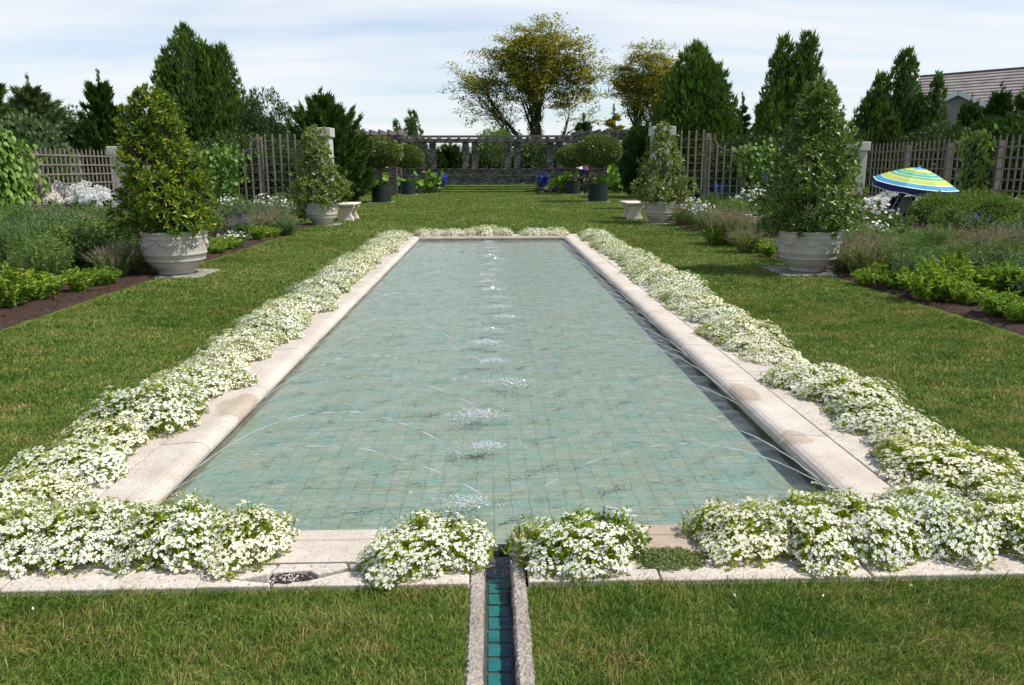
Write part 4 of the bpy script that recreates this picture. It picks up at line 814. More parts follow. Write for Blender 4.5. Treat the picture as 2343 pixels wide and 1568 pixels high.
# ---------------------------------------------------------------- grass steps, dry stone wall, pergola
g = G(); xa, xb = at(1000, 430, 53).x, at(1232, 430, 53).x
for k, (y, z) in enumerate(((52.6, .12), (53.9, .25), (55.2, .38))): box(g, (xa, y, -.05), (xb, 58.1, z))
tag(g.build('grass_steps', 'lawn'), kind='structure')
g = G(); box(g, (-11.5, 58, -.1), (11.8, 58.6, 1.47)); box(g, (-11.5, 57.95, 1.47), (11.8, 58.65, 1.56)); tag(g.build('stone_wall', 'drystone'), 'long grey dry stone wall under the pergola columns', 'wall')
for sx, xx, lab in ((-1, xa, 'low stone plinth left of the grass steps under a blue pot'), (1, xb, 'low stone plinth right of the grass steps under a blue pot')):
    g = G(); a, b = sorted((xx - sx * .05, xx + sx * 1.5)); box(g, (a, 52.2, -.1), (b, 53.6, .36)); tag(g.build('stone_plinth', 'drystone'), lab, 'plinth', 'low stone plinths at the grass steps')
t = thing('pergola', 'long grey timber pergola on paired stone columns above the stone wall', 'pergola', (0, 58.3, 0))
for px in (968, 989.6, 1065, 1086.5, 1160.5, 1183, 1258, 1280):
    x = at(px, 350, 58.3).x; g = G(); box(g, (x - .235, -.235, 1.56), (x + .235, .235, 3.42)); g.build('column', 'drystone', t)
xs0, xs1 = at(905, 320, 58.3).x, at(1345, 320, 58.3).x
for yy in (-.3, .3, 2.2):
    g = G(); box(g, (xs0, yy - .06, 3.42), (xs1, yy + .06, 3.64)); g.build('beam', 'pergwood', t)
x = xs0 + .2
while x < xs1:
    g = G(); box(g, (x - .05, -.8, 3.64), (x + .05, 2.6, 3.80)); g.build('rafter', 'pergwood', t); x += .72
g = G()
for yy in (-.72, -.2, .4, 1.0, 1.6, 2.2): box(g, (xs0, yy - .03, 3.803), (xs1, yy + .03, 3.85))
g.build('top_battens', 'pergwood', t)
for nm, pa, pb, cols, lab in (('l', 786, 924, (812, 897), 'taller end section of the pergola left of the main run'), ('r', 1321, 1478, (1347, 1452), 'taller end section of the pergola right of the main run')):
    t = thing('pergola', lab, 'pergola', (0, 50.5, 0), group='taller end sections of the pergola'); xa2, xb2 = at(pa, 310, 50.5).x, at(pb, 310, 50.5).x
    for px in cols:
        x = at(px, 350, 50.5).x
        for yy in (0, 2.6): g = G(); box(g, (x - .25, yy - .25, 0), (x + .25, yy + .25, 3.35)); g.build('column', 'drystone', t)
    for yy in (-.25, .25, 2.6): g = G(); box(g, (xa2, yy - .07, 3.35), (xb2, yy + .07, 3.60)); g.build('beam', 'pergwood', t)
    x = xa2 + .15
    while x < xb2: g = G(); beam(g, (x, -1.1, 3.74), (x, 3.2, 3.74), .14, .28); g.build('rafter', 'pergwood', t); x += .55
# blue pots
def make_bluepot(tall):
    r = thing('blue_pot', 'x', 'glazed pot'); g = G()
    pr_ = [(.0, 0), (.26, 0), (.33, .1), (.43, .35), (.465, .58), (.45, .72), (.41, .80), (.44, .84), (.45, .87), (.40, .87), (.37, .8), (.3, .6), (0, .5)] if not tall else [(0, 0), (.2, 0), (.24, .2), (.33, .7), (.36, .98), (.30, 1.14), (.25, 1.17), (.27, 1.2), (.22, 1.2), (.2, 1.1), (0, 1.0)]
    lathe(g, pr_, 36); g.build('body', 'blueglaze', r, smooth=True); g = G(); lathe(g, [(.0, .66), (.385, .66)] if not tall else [(0, 1.08), (.22, 1.08)], 16); g.build('soil', 'soil', r); return r
bp = make_bluepot(False); bp['label'] = 'round cobalt blue glazed pot left of the grass steps'; bp.location = (at(1008, 427, 52.8).x, 52.8, .36); bp['group'] = 'round blue pots either side of the grass steps'
dup(bp, (at(1240, 427, 52.8).x, 52.8, .36), 1, 1, 'round cobalt blue glazed pot right of the grass steps')
bt = make_bluepot(True); bt['label'] = 'tall dark blue glazed jar on the stone wall at the right, behind the topiary'; bt.location = (at(1427, 388, 58.3).x, 58.3, 1.56)
dup(bt, (at(822, 388, 58.3).x, 58.3, 1.56), 1, (.9, .9, .7), 'dark blue glazed jar on the stone wall at the left, behind the topiary')

# ---------------------------------------------------------------- conifers and other trees
def noi(a, h, s): return .5 * np.sin(3 * a + 7 * h + s) + .3 * np.sin(5 * a - 11 * h + 2 * s) + .2 * np.sin(9 * a + 23 * h + 3 * s)
def arbor(label, seed, base, leaders, mat='arbor', dens=30, L=.26, group='dense evergreen trees beyond the fences', name='arborvitae_tree', core=.6, lump=.16):
    """dense flat-sprayed conifer; leaders = (dx, dy, height, radius, roundness)"""
    R = RS(seed); t = thing(name, label, 'tree', base, 0, group); g = G()
    for (dx, dy, H, r0, rnd) in leaders:
        hs = np.linspace(0, 1, 200); pf = (1 - hs ** (rnd * 1.12)) ** .66 * (0.86 + .14 * np.minimum(hs / .12, 1)); n = int(dens * H * r0 * 12)
        w_ = pf + .35; h = R.choice(200, n, p=w_ / w_.sum()) / 200 + R.uniform(0, .005, n); a = R.uniform(0, 6.28, n)
        r = r0 * np.interp(h, hs, pf) * (1 + lump * noi(a, h * H * .25, seed)) + .05; q = np.where(h > .6, 1 - .75 * R.rand(n), 1 - .3 * R.rand(n) ** 2.2)
        P = np.stack([dx + r * q * np.cos(a), dy + r * q * np.sin(a), h * H + R.uniform(-.1, .1, n)], 1)
        D = unit(np.stack([np.cos(a) * .75, np.sin(a) * .75, np.full(n, .9) + h], 1) + .45 * rdir(R, n)); inst(g, SPRAY, P, D, np.stack([-np.sin(a), np.cos(a), 0 * a], 1) + .8 * rdir(R, n), L * R.uniform(.6, 1.3, n))
        m = max(10, n // 45); k = R.uniform(.5, 1, m); a = R.uniform(0, 6.28, m); r = r0 * np.interp(k, hs, pf) * 1.0
        P = np.stack([dx + r * np.cos(a), dy + r * np.sin(a), k * H + .12], 1); inst(g, SPRAY, P, np.stack([.35 * np.cos(a), .35 * np.sin(a), np.ones(m)], 1), rdir(R, m), L * R.uniform(1.2, 2.3, m))
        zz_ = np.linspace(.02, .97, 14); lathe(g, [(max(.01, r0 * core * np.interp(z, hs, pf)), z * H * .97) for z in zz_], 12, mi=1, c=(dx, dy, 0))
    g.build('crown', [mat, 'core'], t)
    g = G(); tube(g, [(leaders[0][0], leaders[0][1], -.1), (leaders[0][0], leaders[0][1], leaders[0][2] * .7)], [.14, .05], 8); g.build('trunk', 'bark', t); return t
def juniper(label, seed, base, H, r0, mat='juniper', nb=130, L=.26, up=.9, group='feathery junipers beyond the fences', per=26, taper=1.1, name='juniper_tree', shag=.35):
    """open feathery conifer with protruding branch tips"""
    R = RS(seed); t = thing(name, label, 'tree', base, 0, group); g = G(); gb = G()
    tube(gb, [(0, 0, -.1), (.05, 0, H * .5), (0, 0, H * .97)], [.13, .08, .015], 8)
    hs = R.uniform(0, 1, nb) ** 1.05
    for h in np.sort(hs):
        a = R.uniform(0, 6.28); ln = r0 * (1 - h ** taper * .93) * R.uniform(1 - shag, 1 + shag * .8) * 1.12 + .12; e = up * R.uniform(.55, 1.25)
        k = per; s = np.linspace(.18, 1, k); d = np.array((math.cos(a), math.sin(a), 0))
        P = np.outer(s * ln, d) + np.outer((s ** 1.5) * ln * e, (0, 0, 1)) + (0, 0, h * H * .86)
        if h < .97: tube(gb, P[::8], np.linspace(.03, .006, len(P[::8])), 4)
        tan = np.gradient(P, axis=0); wd = .30 * ln * (1 - s ** 2) + .06
        Q = P + rdir(R, k) * wd[:, None] * .8; inst(g, SPRAY, Q, unit(tan) + .55 * rdir(R, k) + (0, 0, .25), rdir(R, k), L * R.uniform(.7, 1.35, k))
        Q = P + rdir(R, k) * wd[:, None] * .45; inst(g, SPRAY, Q, unit(tan) + .6 * rdir(R, k) + (0, 0, .25), rdir(R, k), L * R.uniform(.7, 1.3, k))
        inst(g, SPRAY, P[-4:], unit(tan[-4:]) + .2 * rdir(R, 4), rdir(R, 4), L * np.array((1.1, 1.2, 1.4, 1.7)))
    k = 14; P = np.stack([R.normal(0, .05, k), R.normal(0, .05, k), H * np.linspace(.84, 1.0, k)], 1); inst(g, SPRAY, P, (0, 0, 1) + .35 * rdir(R, k), rdir(R, k), L * np.linspace(1.3, .9, k))
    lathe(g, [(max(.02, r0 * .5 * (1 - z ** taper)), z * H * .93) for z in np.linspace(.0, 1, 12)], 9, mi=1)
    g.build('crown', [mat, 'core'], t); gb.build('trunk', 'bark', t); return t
def shrub(label, seed, base, rx, ry, H, mat='darkleaf', n=4200, L=.16, tpl=None, group='dark shrubs beyond the fences', name='evergreen_shrub'):
    R = RS(seed); t = thing(name, label, 'shrub', base, 0, group); g = G(); blobs = [(0, 0, .5, 1)] + [(R.uniform(-.6, .6), R.uniform(-.5, .5), R.uniform(.3, .78), R.uniform(.35, .6)) for _ in range(9)]
    for (bx, by, bz, s) in blobs:
        m = int(n * s * s / 1.8) + 90; d = rdir(R, m); q = R.uniform(.8, 1.06, m)[:, None] * (1 + .12 * noi(np.arctan2(d[:, 1], d[:, 0]), d[:, 2], seed + bx))[:, None]; sc = np.array((rx * s, ry * s, H * s * .52))
        P = d * sc * q + (bx * rx, by * ry, bz * H); P[:, 2] = np.maximum(P[:, 2], .05); inst(g, tpl or LEAF, P, d + .8 * rdir(R, m) + (0, 0, .3), rdir(R, m), L * R.uniform(.6, 1.4, m))
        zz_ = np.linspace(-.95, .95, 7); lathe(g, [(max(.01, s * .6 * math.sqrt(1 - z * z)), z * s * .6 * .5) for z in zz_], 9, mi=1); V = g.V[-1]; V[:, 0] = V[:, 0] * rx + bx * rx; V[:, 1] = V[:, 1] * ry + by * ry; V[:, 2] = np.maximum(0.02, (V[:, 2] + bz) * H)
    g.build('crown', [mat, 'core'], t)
    g = G(); tube(g, [(0, 0, -.1), (0, 0, H * .5)], [.08, .04], 6); g.build('trunk', 'bark', t); return t
def T(px, ytop, Y):                                        # base point and height for a tree whose tip shows at (px, ytop)
    p = at(px, ytop, Y); return Vector((p.x, Y, 0)), p.z
def W(w_px, Y): return w_px / F * Y
# left of the garden
Y = 36; b, h = T(430, 68, Y + 8)
arbor('huge many-tipped arborvitae behind the near left urn, tallest tree on the left', 11, b, [(-.2, 0, h, W(85, 44), 2.1), (.7, .1, h - .8, W(66, 44), 2.3), (1.45, .3, h - .9, W(58, 44), 2.2), (1.9, -.7, h - 2.7, W(52, 44), 2.6), (-1.1, -.5, h - 1.4, W(48, 44), 2.4), (2.3, -1.2, h - 3.9, W(40, 44), 2.6)], dens=34, L=.24)
b, h = T(222, 165, 38); juniper('dark pointed juniper between the two left evergreen masses, near the low corner pillar', 12, b, h, W(72, 38), nb=170, up=.95)
b, h = T(62, 172, 37); juniper('grey-green feathery cedar at the left picture edge', 13, b, h, W(110, 37), mat='bluejuniper', nb=190, up=.5, shag=.5, L=.28)
b, h = T(-25, 150, 34); juniper('cedar cut off by the left picture edge with dark branches reaching in', 14, b, h, W(75, 34), nb=110, up=.35, shag=.6, L=.26)
b, h = T(150, 255, 42); shrub('grey-green low shrub mass behind the left fence', 15, b, W(95, 42), 1.6, h, 'bluejuniper', 3500, .22, SPRAY)
b, h = T(60, 270, 34); shrub('dull green shrub against the left fence', 16, b, W(80, 34), 1.2, h, 'bluejuniper', 3500, .2, SPRAY)
b, h = T(608, 215, 38); shrub('dark round broad-leaved shrub right of the huge arborvitae', 17, b, W(62, 38), 1.3, h, 'darkleaf', 9500, .13)
b, h = T(578, 213, 40); arbor('lighter narrow evergreen rising beside the dark broad-leaved shrub', 71, b, [(0, 0, h, W(28, 40), 2.2)], dens=26, L=.2)
b, h = T(735, 205, 36); juniper('dark feathery juniper rising over the tall left pillar', 18, b, h, W(80, 36), nb=240, up=.95, taper=1.5)
b, h = T(790, 300, 36.5); juniper('shaggy juniper hanging down beside the tall left pillar', 19, b, h, W(34, 36.5), nb=110, up=.7, taper=2)
b, h = T(785, 275, 62); shrub('rounded olive tree top showing above the left end of the pergola', 20, b, W(48, 62), 2, h, 'ivy', 5000, .2)
b, h = T(560, 330, 33); shrub('dark shrub filling the left cross fence from behind', 21, b, W(150, 33), .9, 2.9, 'darkleaf', 8000, .14)
# behind the pergola
b, h = T(937, 258, 64); arbor('light green thin-topped evergreen rising through the pergola left of centre', 22, b, [(.2, 0, h, W(30, 64), 2.0), (-1.0, 0, h - .8, W(18, 64), 2.0)], dens=16, L=.3, lump=.3)
b, h = T(1030, 330, 63); juniper('dark low juniper framed between the pergola columns left of centre', 23, b, h, W(42, 63), nb=120, L=.3)
b, h = T(1122, 300, 66); shrub('bright green flat-topped climber heaped on the middle of the pergola', 24, b, W(42, 66), 1.5, h - .0, 'vine', 4000, .2)
b, h = T(1118, 330, 64); shrub('dark shrub behind the middle pergola opening', 25, b, W(48, 64), 1.5, h, 'darkleaf', 5000, .16)
b, h = T(1222, 325, 65); shrub('grey-green shrub behind the pergola opening right of centre', 26, b, W(48, 65), 1.5, h, 'bluejuniper', 4000, .25, SPRAY)
b, h = T(1000, 337, 67); shrub('low dark hedge behind the left half of the pergola', 27, b, 5.2, 1.2, h, 'darkleaf', 7000, .18)
b, h = T(1225, 328, 68); shrub('dark hedge closing the view behind the right half of the pergola', 75, b, 4.6, 1.2, h, 'darkleaf', 8000, .18)
b, h = T(1330, 330, 66); shrub('dark green shrub behind the right end of the pergola', 28, b, 3.0, 1.2, h, 'ivy', 6000, .18)
b, h = T(1400, 330, 60); shrub('dark shrub inside the taller right pergola section', 29, b, 3.0, 1.2, h, 'darkleaf', 6000, .18)
b, h = T(850, 335, 60); shrub('dark shrub inside the taller left pergola section', 30, b, 3.0, 1.2, h, 'darkleaf', 6000, .18)
b, h = T(1335, 262, 64); juniper('small pointed bronze-tinted conifer above the right end of the pergola', 31, b, h, W(45, 64), mat='ivy', nb=140, L=.32, up=.3)
b, h = T(1150, 268, 68); juniper('small dark spruce at the foot of the big bronze tree', 72, b, h, W(38, 68), nb=110, L=.32, up=.05)
b, h = T(1405, 240, 70); juniper('loose bronze-leaved small tree between the two bronze trees', 73, b, h, W(45, 70), mat='bronze', nb=90, L=.34, up=.1, per=12)
b, h = T(1460, 380, 46); shrub('dark evergreen shrub beside the tall right pillar', 32, Vector((at(1462, 400, 44).x, 44, 0)), 1.0, .8, 3.7, 'juniper', 5000, .2, SPRAY)
# right
b, h = T(1592, 108, 42); arbor('broad dense arborvitae right of the tall right pillar', 33, b, [(0, 0, h, W(92, 42), 2.3), (.7, -.3, h - .9, W(78, 42), 2.3), (-.9, -.3, h - 1.4, W(62, 42), 2.4)], dens=38, L=.24)
b, h = T(1848, 78, 38); arbor('twin-tipped tall arborvitae behind the near right urn tree', 34, b, [(0, 0, h, W(66, 38), 1.5), (-1.0, .2, h - .35, W(62, 38), 1.5), (.3, -.3, h - 2.2, W(78, 38), 2.2), (1.0, -.2, h - 2.6, W(50, 38), 2.2), (-1.4, -.3, h - 2.6, W(62, 38), 2.2)], dens=30, L=.25)
b, h = T(2075, 122, 40); arbor('arborvitae with a sharp tip and a lower left shoulder in front of the shingled roof', 35, b, [(0, 0, h, W(56, 40), 1.9), (-1.2, 0, h - 1.1, W(44, 40), 2.3), (-1.7, -.2, h - 2.2, W(52, 40), 2.4), (.7, -.2, h - 2.3, W(50, 40), 2.2)], dens=32, L=.24)
b, h = T(2147, 172, 39); arbor('slim dark columnar evergreen standing in front of the roof', 36, b, [(0, 0, h, W(30, 39), 1.9)], dens=34, L=.22)
b, h = T(2042, 258, 34); juniper('small light green pointed juniper just behind the right fence', 37, b, h, W(32, 34), mat='ivy', nb=110, L=.2, up=1.3)
b, h = T(2222, 222, 37); juniper('mid-green upright juniper under the gable', 38, b, h, W(40, 37), mat='ivy', nb=130, L=.22, up=1.2)
b, h = T(2292, 192, 36); juniper('dark ragged juniper right of the gable', 39, b, h, W(52, 36), nb=160, L=.24, up=1.1)
b, h = T(2352, 185, 35); juniper('wispy grey conifer cut off by the right picture edge', 40, b, h, W(50, 35), mat='bluejuniper', nb=90, L=.26, up=.7)
b, h = T(2180, 290, 35); shrub('dark shrub mass filling behind the right fence', 41, b, W(150, 35), 1.3, h, 'darkleaf', 9000, .15)
b, h = T(2330, 280, 32); shrub('dark shrub mass at the right picture edge behind the fence', 42, b, W(80, 32), 1.3, h, 'juniper', 6000, .2, SPRAY)
b, h = T(1950, 310, 36); shrub('low dark shrub between the twin arborvitae and the roof trees', 43, b, W(70, 36), 1.1, h, 'darkleaf', 6000, .14)
b, h = T(1730, 320, 33.5); shrub('dark shrub filling the right cross fence from behind', 44, b, W(130, 33.5), .9, 2.75, 'darkleaf', 9000, .14)
b, h = T(1700, 215, 48); juniper('thin pale conifer in the gap between the two right arborvitae masses', 74, b, h, W(30, 48), nb=80, L=.26, up=.3)

# big bronze deciduous trees: real limbs, ivy along the trunks, leaf sprays at the twigs
def bronze(label, seed, base, limbs, twig, L=.22, group='bronze-leaved deciduous trees', blobs=()):
    R = RS(seed); t = thing('bronze_tree', label, 'tree', base, 0, group); gw = G(); gl = G(); gi = G(); tips = []
    def grow(p, d, ln, r, lev):
        n = 7; P = [np.array(p)]; dd = np.array(d, float)
        for k in range(n): dd = unit(dd + R.normal(0, .11, 3) + np.array((0, 0, .03 if lev < 2 else -.01))); P.append(P[-1] + dd * ln / n)
        P = np.array(P); rr = np.linspace(r, r * .55, n + 1); tube(gw, P, rr, 7 if lev < 2 else 4)
        if lev < 2:
            m = int(ln * 100 * (1 if lev == 0 else .8)); s = R.uniform(0, n, m); C = np.stack([np.interp(s, np.arange(n + 1), P[:, c]) for c in range(3)], 1); o_ = rdir(R, m); inst(gi, LEAF, C + o_ * (r + .13 * R.rand(m)[:, None]), o_ + .4 * rdir(R, m), rdir(R, m), R.uniform(.12, .26, m))
        if lev >= 2:
            for q in range(2, n + 1): tips.append((P[q], dd))
        if lev < 4:
            for q in range(3 if lev < 3 else 2):
                s = R.uniform(.45, 1.0) if q else 1.0; i = min(n, int(s * n)); ax = rdir(R, 1)[0]; nd = unit(dd + ax * (.62 if q else .35) * (1 if lev else .8) + np.array((0, 0, .10))); grow(P[i], nd, ln * R.uniform(.55, .78), rr[i] * .68, lev + 1)
    for (p, d, ln, r, lv) in limbs: grow(p, unit(np.array(d, float)), ln, r, lv)
    C = np.array([a for a, _ in tips]); D = np.array([b for _, b in tips]); rep = twig; C = np.repeat(C, rep, 0); D = np.repeat(D, rep, 0); n = len(C)
    C = C + R.normal(0, 1, (n, 3)) * (.30, .30, .13); inst(gl, LEAF, C, D * .6 + rdir(R, n) * (1, 1, .35), (0, 0, 1) + .5 * rdir(R, n), L * R.uniform(.6, 1.3, n))
    for (px, py, rx, rz) in blobs:                       # masses of the crown, as real volumes round the limbs
        c = at(px, py, base.y) - base; ax, az = W(rx, base.y), W(rz, base.y); ay = ax * .8; m = int(ax * az * 24)
        d = rdir(R, m) * (R.rand(m, 1) ** .45); K = np.array(c) + d * (ax, ay, az); K = K + R.normal(0, .4, K.shape)
        for kk in range(0, m, 6): v = unit(K[kk] - np.array(c) + (0, 0, -.4 * az)); tube(gw, [K[kk] - v * 1.2, K[kk] - v * .5 + R.normal(0, .08, 3), K[kk] + v * .3], [.04, .02, .008], 4)
        K = np.repeat(K, 36, 0); n = len(K); K = K + R.normal(0, 1, (n, 3)) * (.36, .36, .12); inst(gl, LEAF, K, rdir(R, n) * (1, 1, .4), (0, 0, 1) + .5 * rdir(R, n), L * R.uniform(.55, 1.25, n))
    gw.build('trunk', 'darkbark', t); gi.build('ivy', 'ivy', t); gl.build('crown', 'bronze', t); return t
b, h = T(1225, 45, 72)
bronze('largest bronze-leaved tree with several ivy-clad trunks behind the pergola', 52, b, [((0, 0, 2.5), (-.05, 0, 1), 4.6, .3, 0), ((.3, 0, 2.5), (.32, .1, 1), 4.2, .28, 0), ((-.3, 0, 2.5), (-.35, 0, 1), 4.2, .26, 0), ((-.1, .3, 2.5), (-.1, .3, 1), 4.4, .24, 0), ((-.7, 0, 2.0), (-.85, 0, .95), 4.6, .15, 1), ((.6, 0, 2.0), (.75, -.1, 1), 3.4, .16, 1)], 4, .32, blobs=[(1212, 98, 66, 46), (1290, 122, 72, 48), (1160, 135, 62, 42), (1335, 170, 52, 40), (1240, 165, 78, 44), (1108, 190, 42, 16), (1190, 195, 48, 34), (1290, 225, 46, 26), (1345, 215, 38, 14), (1130, 265, 32, 9)])
b, h = T(1475, 100, 74)
bronze('smaller bronze-leaved tree half hidden behind the broad arborvitae', 55, b, [((0, 0, 2.5), (.05, 0, 1), 4.1, .26, 0), ((.2, 0, 2.5), (.35, .1, 1), 3.5, .22, 0), ((-.2, 0, 2.5), (-.4, 0, 1), 3.4, .22, 0)], 4, .32, blobs=[(1478, 138, 52, 34), (1430, 172, 44, 30), (1520, 165, 46, 34), (1465, 205, 46, 30), (1418, 205, 32, 12), (1500, 250, 36, 34)])

# ---------------------------------------------------------------- vines
def vine(label, seed, pts, spread, n, L=.2, facing=(0, -1, 0), loc=(0, 0, 0)):
    R = RS(seed); t = thing('climbing_vine', label, 'vine', loc, group='big-leaved vines climbing the lattice'); g = G(); gs = G(); P = np.array(pts, float)
    s = R.uniform(0, len(P) - 1, n); C = np.stack([np.interp(s, np.arange(len(P)), P[:, c]) for c in range(3)], 1); sp = np.interp(s, np.arange(len(P)), spread)
    f = np.array(facing, float); side = unit(np.cross(f, (0, 0, 1.))); C += side * (R.normal(0, .5, n) * sp)[:, None] + np.array((0, 0, 1.)) * R.normal(0, .14, n)[:, None] + f * R.uniform(.04, .32, n)[:, None]
    C[:, 2] = np.maximum(C[:, 2], .1)
    inst(g, WIDE, C, (0, 0, -.8) + .55 * rdir(R, n), f + (0, 0, .7) + .45 * rdir(R, n), L * R.uniform(.6, 1.25, n)); g.build('leaves', 'vine', t)
    for k in range(4): tube(gs, P + side * R.uniform(-.3, .3) + f * .05, .014, 5)
    gs.build('stem', 'stem', t)
ys = 22.3
vine('big heart-leaved vine heaped over the fence at the left picture edge', 81, [(0, 0, .3), (0, .3, 1.2), (0, -.3, 2.2), (0, -1.0, 2.7)], [.9, 1.3, 1.5, 1.0], 2200, .19, (1, 0, 0), (XFL + .05, ys + .7, 0))
p = at(512, 400, YT - .1); vine('light green vine on the cross fence right of the yellow-green tree', 82, [(.1, 0, .3), (.1, 0, 1.2), (0, 0, 2.0), (-.2, 0, 2.35)], [.35, .6, .9, 1.1], 620, .18, (0, -1, 0), (p.x, YT - .05, 0))
p = at(1732, 400, YT - .1); vine('light green vine on the cross fence left of the dark urn tree', 83, [(.2, 0, .3), (.1, 0, 1.2), (0, 0, 2.0), (-.1, 0, 2.3)], [.4, .6, .9, 1.0], 600, .18, (0, -1, 0), (p.x, YT - .05, 0))
yv = XFR * F / (2235 - 1121.); M['vine_'] = M['vine']; M['vine'] = M['dullgreen']; vine('shaded vine climbing the right fence beyond the beach umbrella', 84, [(0, 0, .4), (0, 0, 1.2), (0, 0, 2.0), (0, .1, 2.5)], [.5, .5, .6, .9], 800, .17, (-1, 0, 0), (XFR - .05, yv, 0)); M['vine'] = M['vine_']  # duller leaf material here: the shade on this vine is put into its colour
p = at(1440, 400, 44); 

# lotus leaves by the wall, and low plants
for k, (px, py, s, lab) in enumerate(((885, 428, 1.15, 'bright lotus-like big leaves behind the nearer left tub'), (912, 425, .9, 'bright big round leaves between the two left tubs'), (978, 428, 1.1, 'bright big round leaves beside the left blue pot'), (1292, 428, 1.0, 'bright big round leaves behind the farther right tub'), (1345, 428, 1.05, 'bright big round leaves between the two right tubs'), (1413, 430, 1.35, 'largest spread of bright big round leaves right of the nearer right tub'))):
    R = RS(140 + k); p = gnd(px, 437); t = thing('lotus_plant', lab, 'plant', (at(px, 430, 51.5).x, 51.5, 0), 0, 'big bright round-leaved plants before the wall', s); g = G(); gs = G(); n = 26
    P = np.stack([R.normal(0, .45, n), R.normal(0, .3, n), R.uniform(.25, 1.25, n)], 1); V = []
    for c in P:
        nn = unit(np.array((0, -.5, .7)) + .7 * R.normal(size=3)); a = unit(np.cross(nn, (0, 0, 1.))); b2 = np.cross(nn, a); rr = R.uniform(.12, .26); th = np.linspace(0, 2 * np.pi, 12, endpoint=False)
        ring = c + rr * (np.cos(th)[:, None] * a + np.sin(th)[:, None] * b2) * (1 + .07 * np.sin(th * 5))[:, None]; mid = c + nn * -.05; base = g.n; g.add(np.vstack([ring, mid]), [(q, (q + 1) % 12, 12) for q in range(12)]); tube(gs, [(c[0] * .3, c[1] * .3, 0), c * (.7, .7, .6), mid], .016, 5)
    g.build('leaves', 'lotus', t); gs.build('stem', 'stem', t)
    if k in (0, 4):
        g = G(); q = 16; inst(g, KITE, np.tile((.1, -.1, 1.4), (q, 1)), rdir(R, q) * (1, 1, .4) + (0, 0, .5), rdir(R, q), .16); g.build('blossom', 'petal', t)

# ---------------------------------------------------------------- house roof at the right
hs = thing('shingled_house', 'house with a big weathered shingle roof and small white gable at the right edge', 'house', (0, 0, 0))
A = Vector((at(2105, 176, 63).x, 63, at(2105, 176, 63).z)); B = at(2342, 156, 57.7); d = (B - A); d.z = 0; d.normalize(); E = A + d * 16; E.z = A.z; A.z = (A.z + B.z) / 2; E.z = A.z; out_ = Vector((d.y, -d.x, 0)); out_ = out_ if out_.y < 0 else -out_
g = G(); nC = 26; run = 7.0; drop = 6.0
for k in range(nC):
    t0_, t1_ = k / nC, (k + 1.25) / nC; lift = .035
    a = A + out_ * run * t0_ + Vector((0, 0, -drop * t0_ + .0)); b_ = E + out_ * run * t0_ + Vector((0, 0, -drop * t0_)); c = E + out_ * run * t1_ + Vector((0, 0, -drop * t1_ + lift + .06)); d_ = A + out_ * run * t1_ + Vector((0, 0, -drop * t1_ + lift + .06))
    g.add([a, b_, c, d_, d_ - Vector((0, 0, .07)), c - Vector((0, 0, .07))], [(0, 1, 2, 3), (3, 2, 5, 4)])
    a2, b2_ = A - out_ * run * t0_ - Vector((0, 0, drop * t0_)), E - out_ * run * t0_ - Vector((0, 0, drop * t0_)); 
g.add([A, E, E - out_ * run - Vector((0, 0, drop)), A - out_ * run - Vector((0, 0, drop))], [(0, 1, 2, 3)]); g.build('roof', 'shingle', hs)
g = G(); beam(g, A + Vector((0, 0, .03)), E + Vector((0, 0, .03)), .22, .10); g.build('ridge', 'pergwood', hs)
g = G(); e0 = A + out_ * run * .93; e1 = E + out_ * run * .93; f0 = A - out_ * run * .93; f1 = E - out_ * run * .93; zt = A.z - drop * .95
for (u, v) in ((e0, e1), (f0, f1)): g.add([(u.x, u.y, 0), (v.x, v.y, 0), (v.x, v.y, zt), (u.x, u.y, zt)], [(0, 1, 2, 3)])
for (u, v, w_) in ((e0, f0, A), (e1, f1, E)): g.add([(u.x, u.y, 0), (v.x, v.y, 0), (v.x, v.y, zt), (w_.x, w_.y, w_.z - .1), (u.x, u.y, zt)], [(0, 1, 2), (0, 2, 4), (4, 2, 3)])
g.build('wall', 'siding', hs)
pk = at(2192, 207, 56.5); pk.z += 0; gd = Vector((-.45, -.9, 0)).normalized(); gx = Vector((-gd.y, gd.x, 0)); gx = gx if gx.x > 0 else -gx
wl, hd, bk = 2.6, 1.35, -gd * 6
g = G()
for s in (-1, 1):
    e = pk + gx * wl * s - Vector((0, 0, hd)); g.add([pk, e, e + bk, pk + bk], [(0, 1, 2, 3)])
g.build('gable_roof', 'shingle', hs)
g = G()
for s in (-1, 1):
    e = pk + gx * wl * s - Vector((0, 0, hd)); beam(g, pk + gd * .06 - Vector((0, 0, .16)), e + gd * .06 - Vector((0, 0, .16)), .1, .32)
g.build('gable_trim', 'whitepaint', hs)
g = G(); l_, r_ = pk - gx * wl * .85 - Vector((0, 0, hd * .95)) - gd * .25, pk + gx * wl * .85 - Vector((0, 0, hd * .95)) - gd * .25; tp = pk - Vector((0, 0, .15)) - gd * .25
g.add([l_, r_, tp, Vector((l_.x, l_.y, 0)), Vector((r_.x, r_.y, 0))], [(0, 1, 2), (3, 4, 1), (3, 1, 0)]); g.build('gable_wall', 'siding', hs)

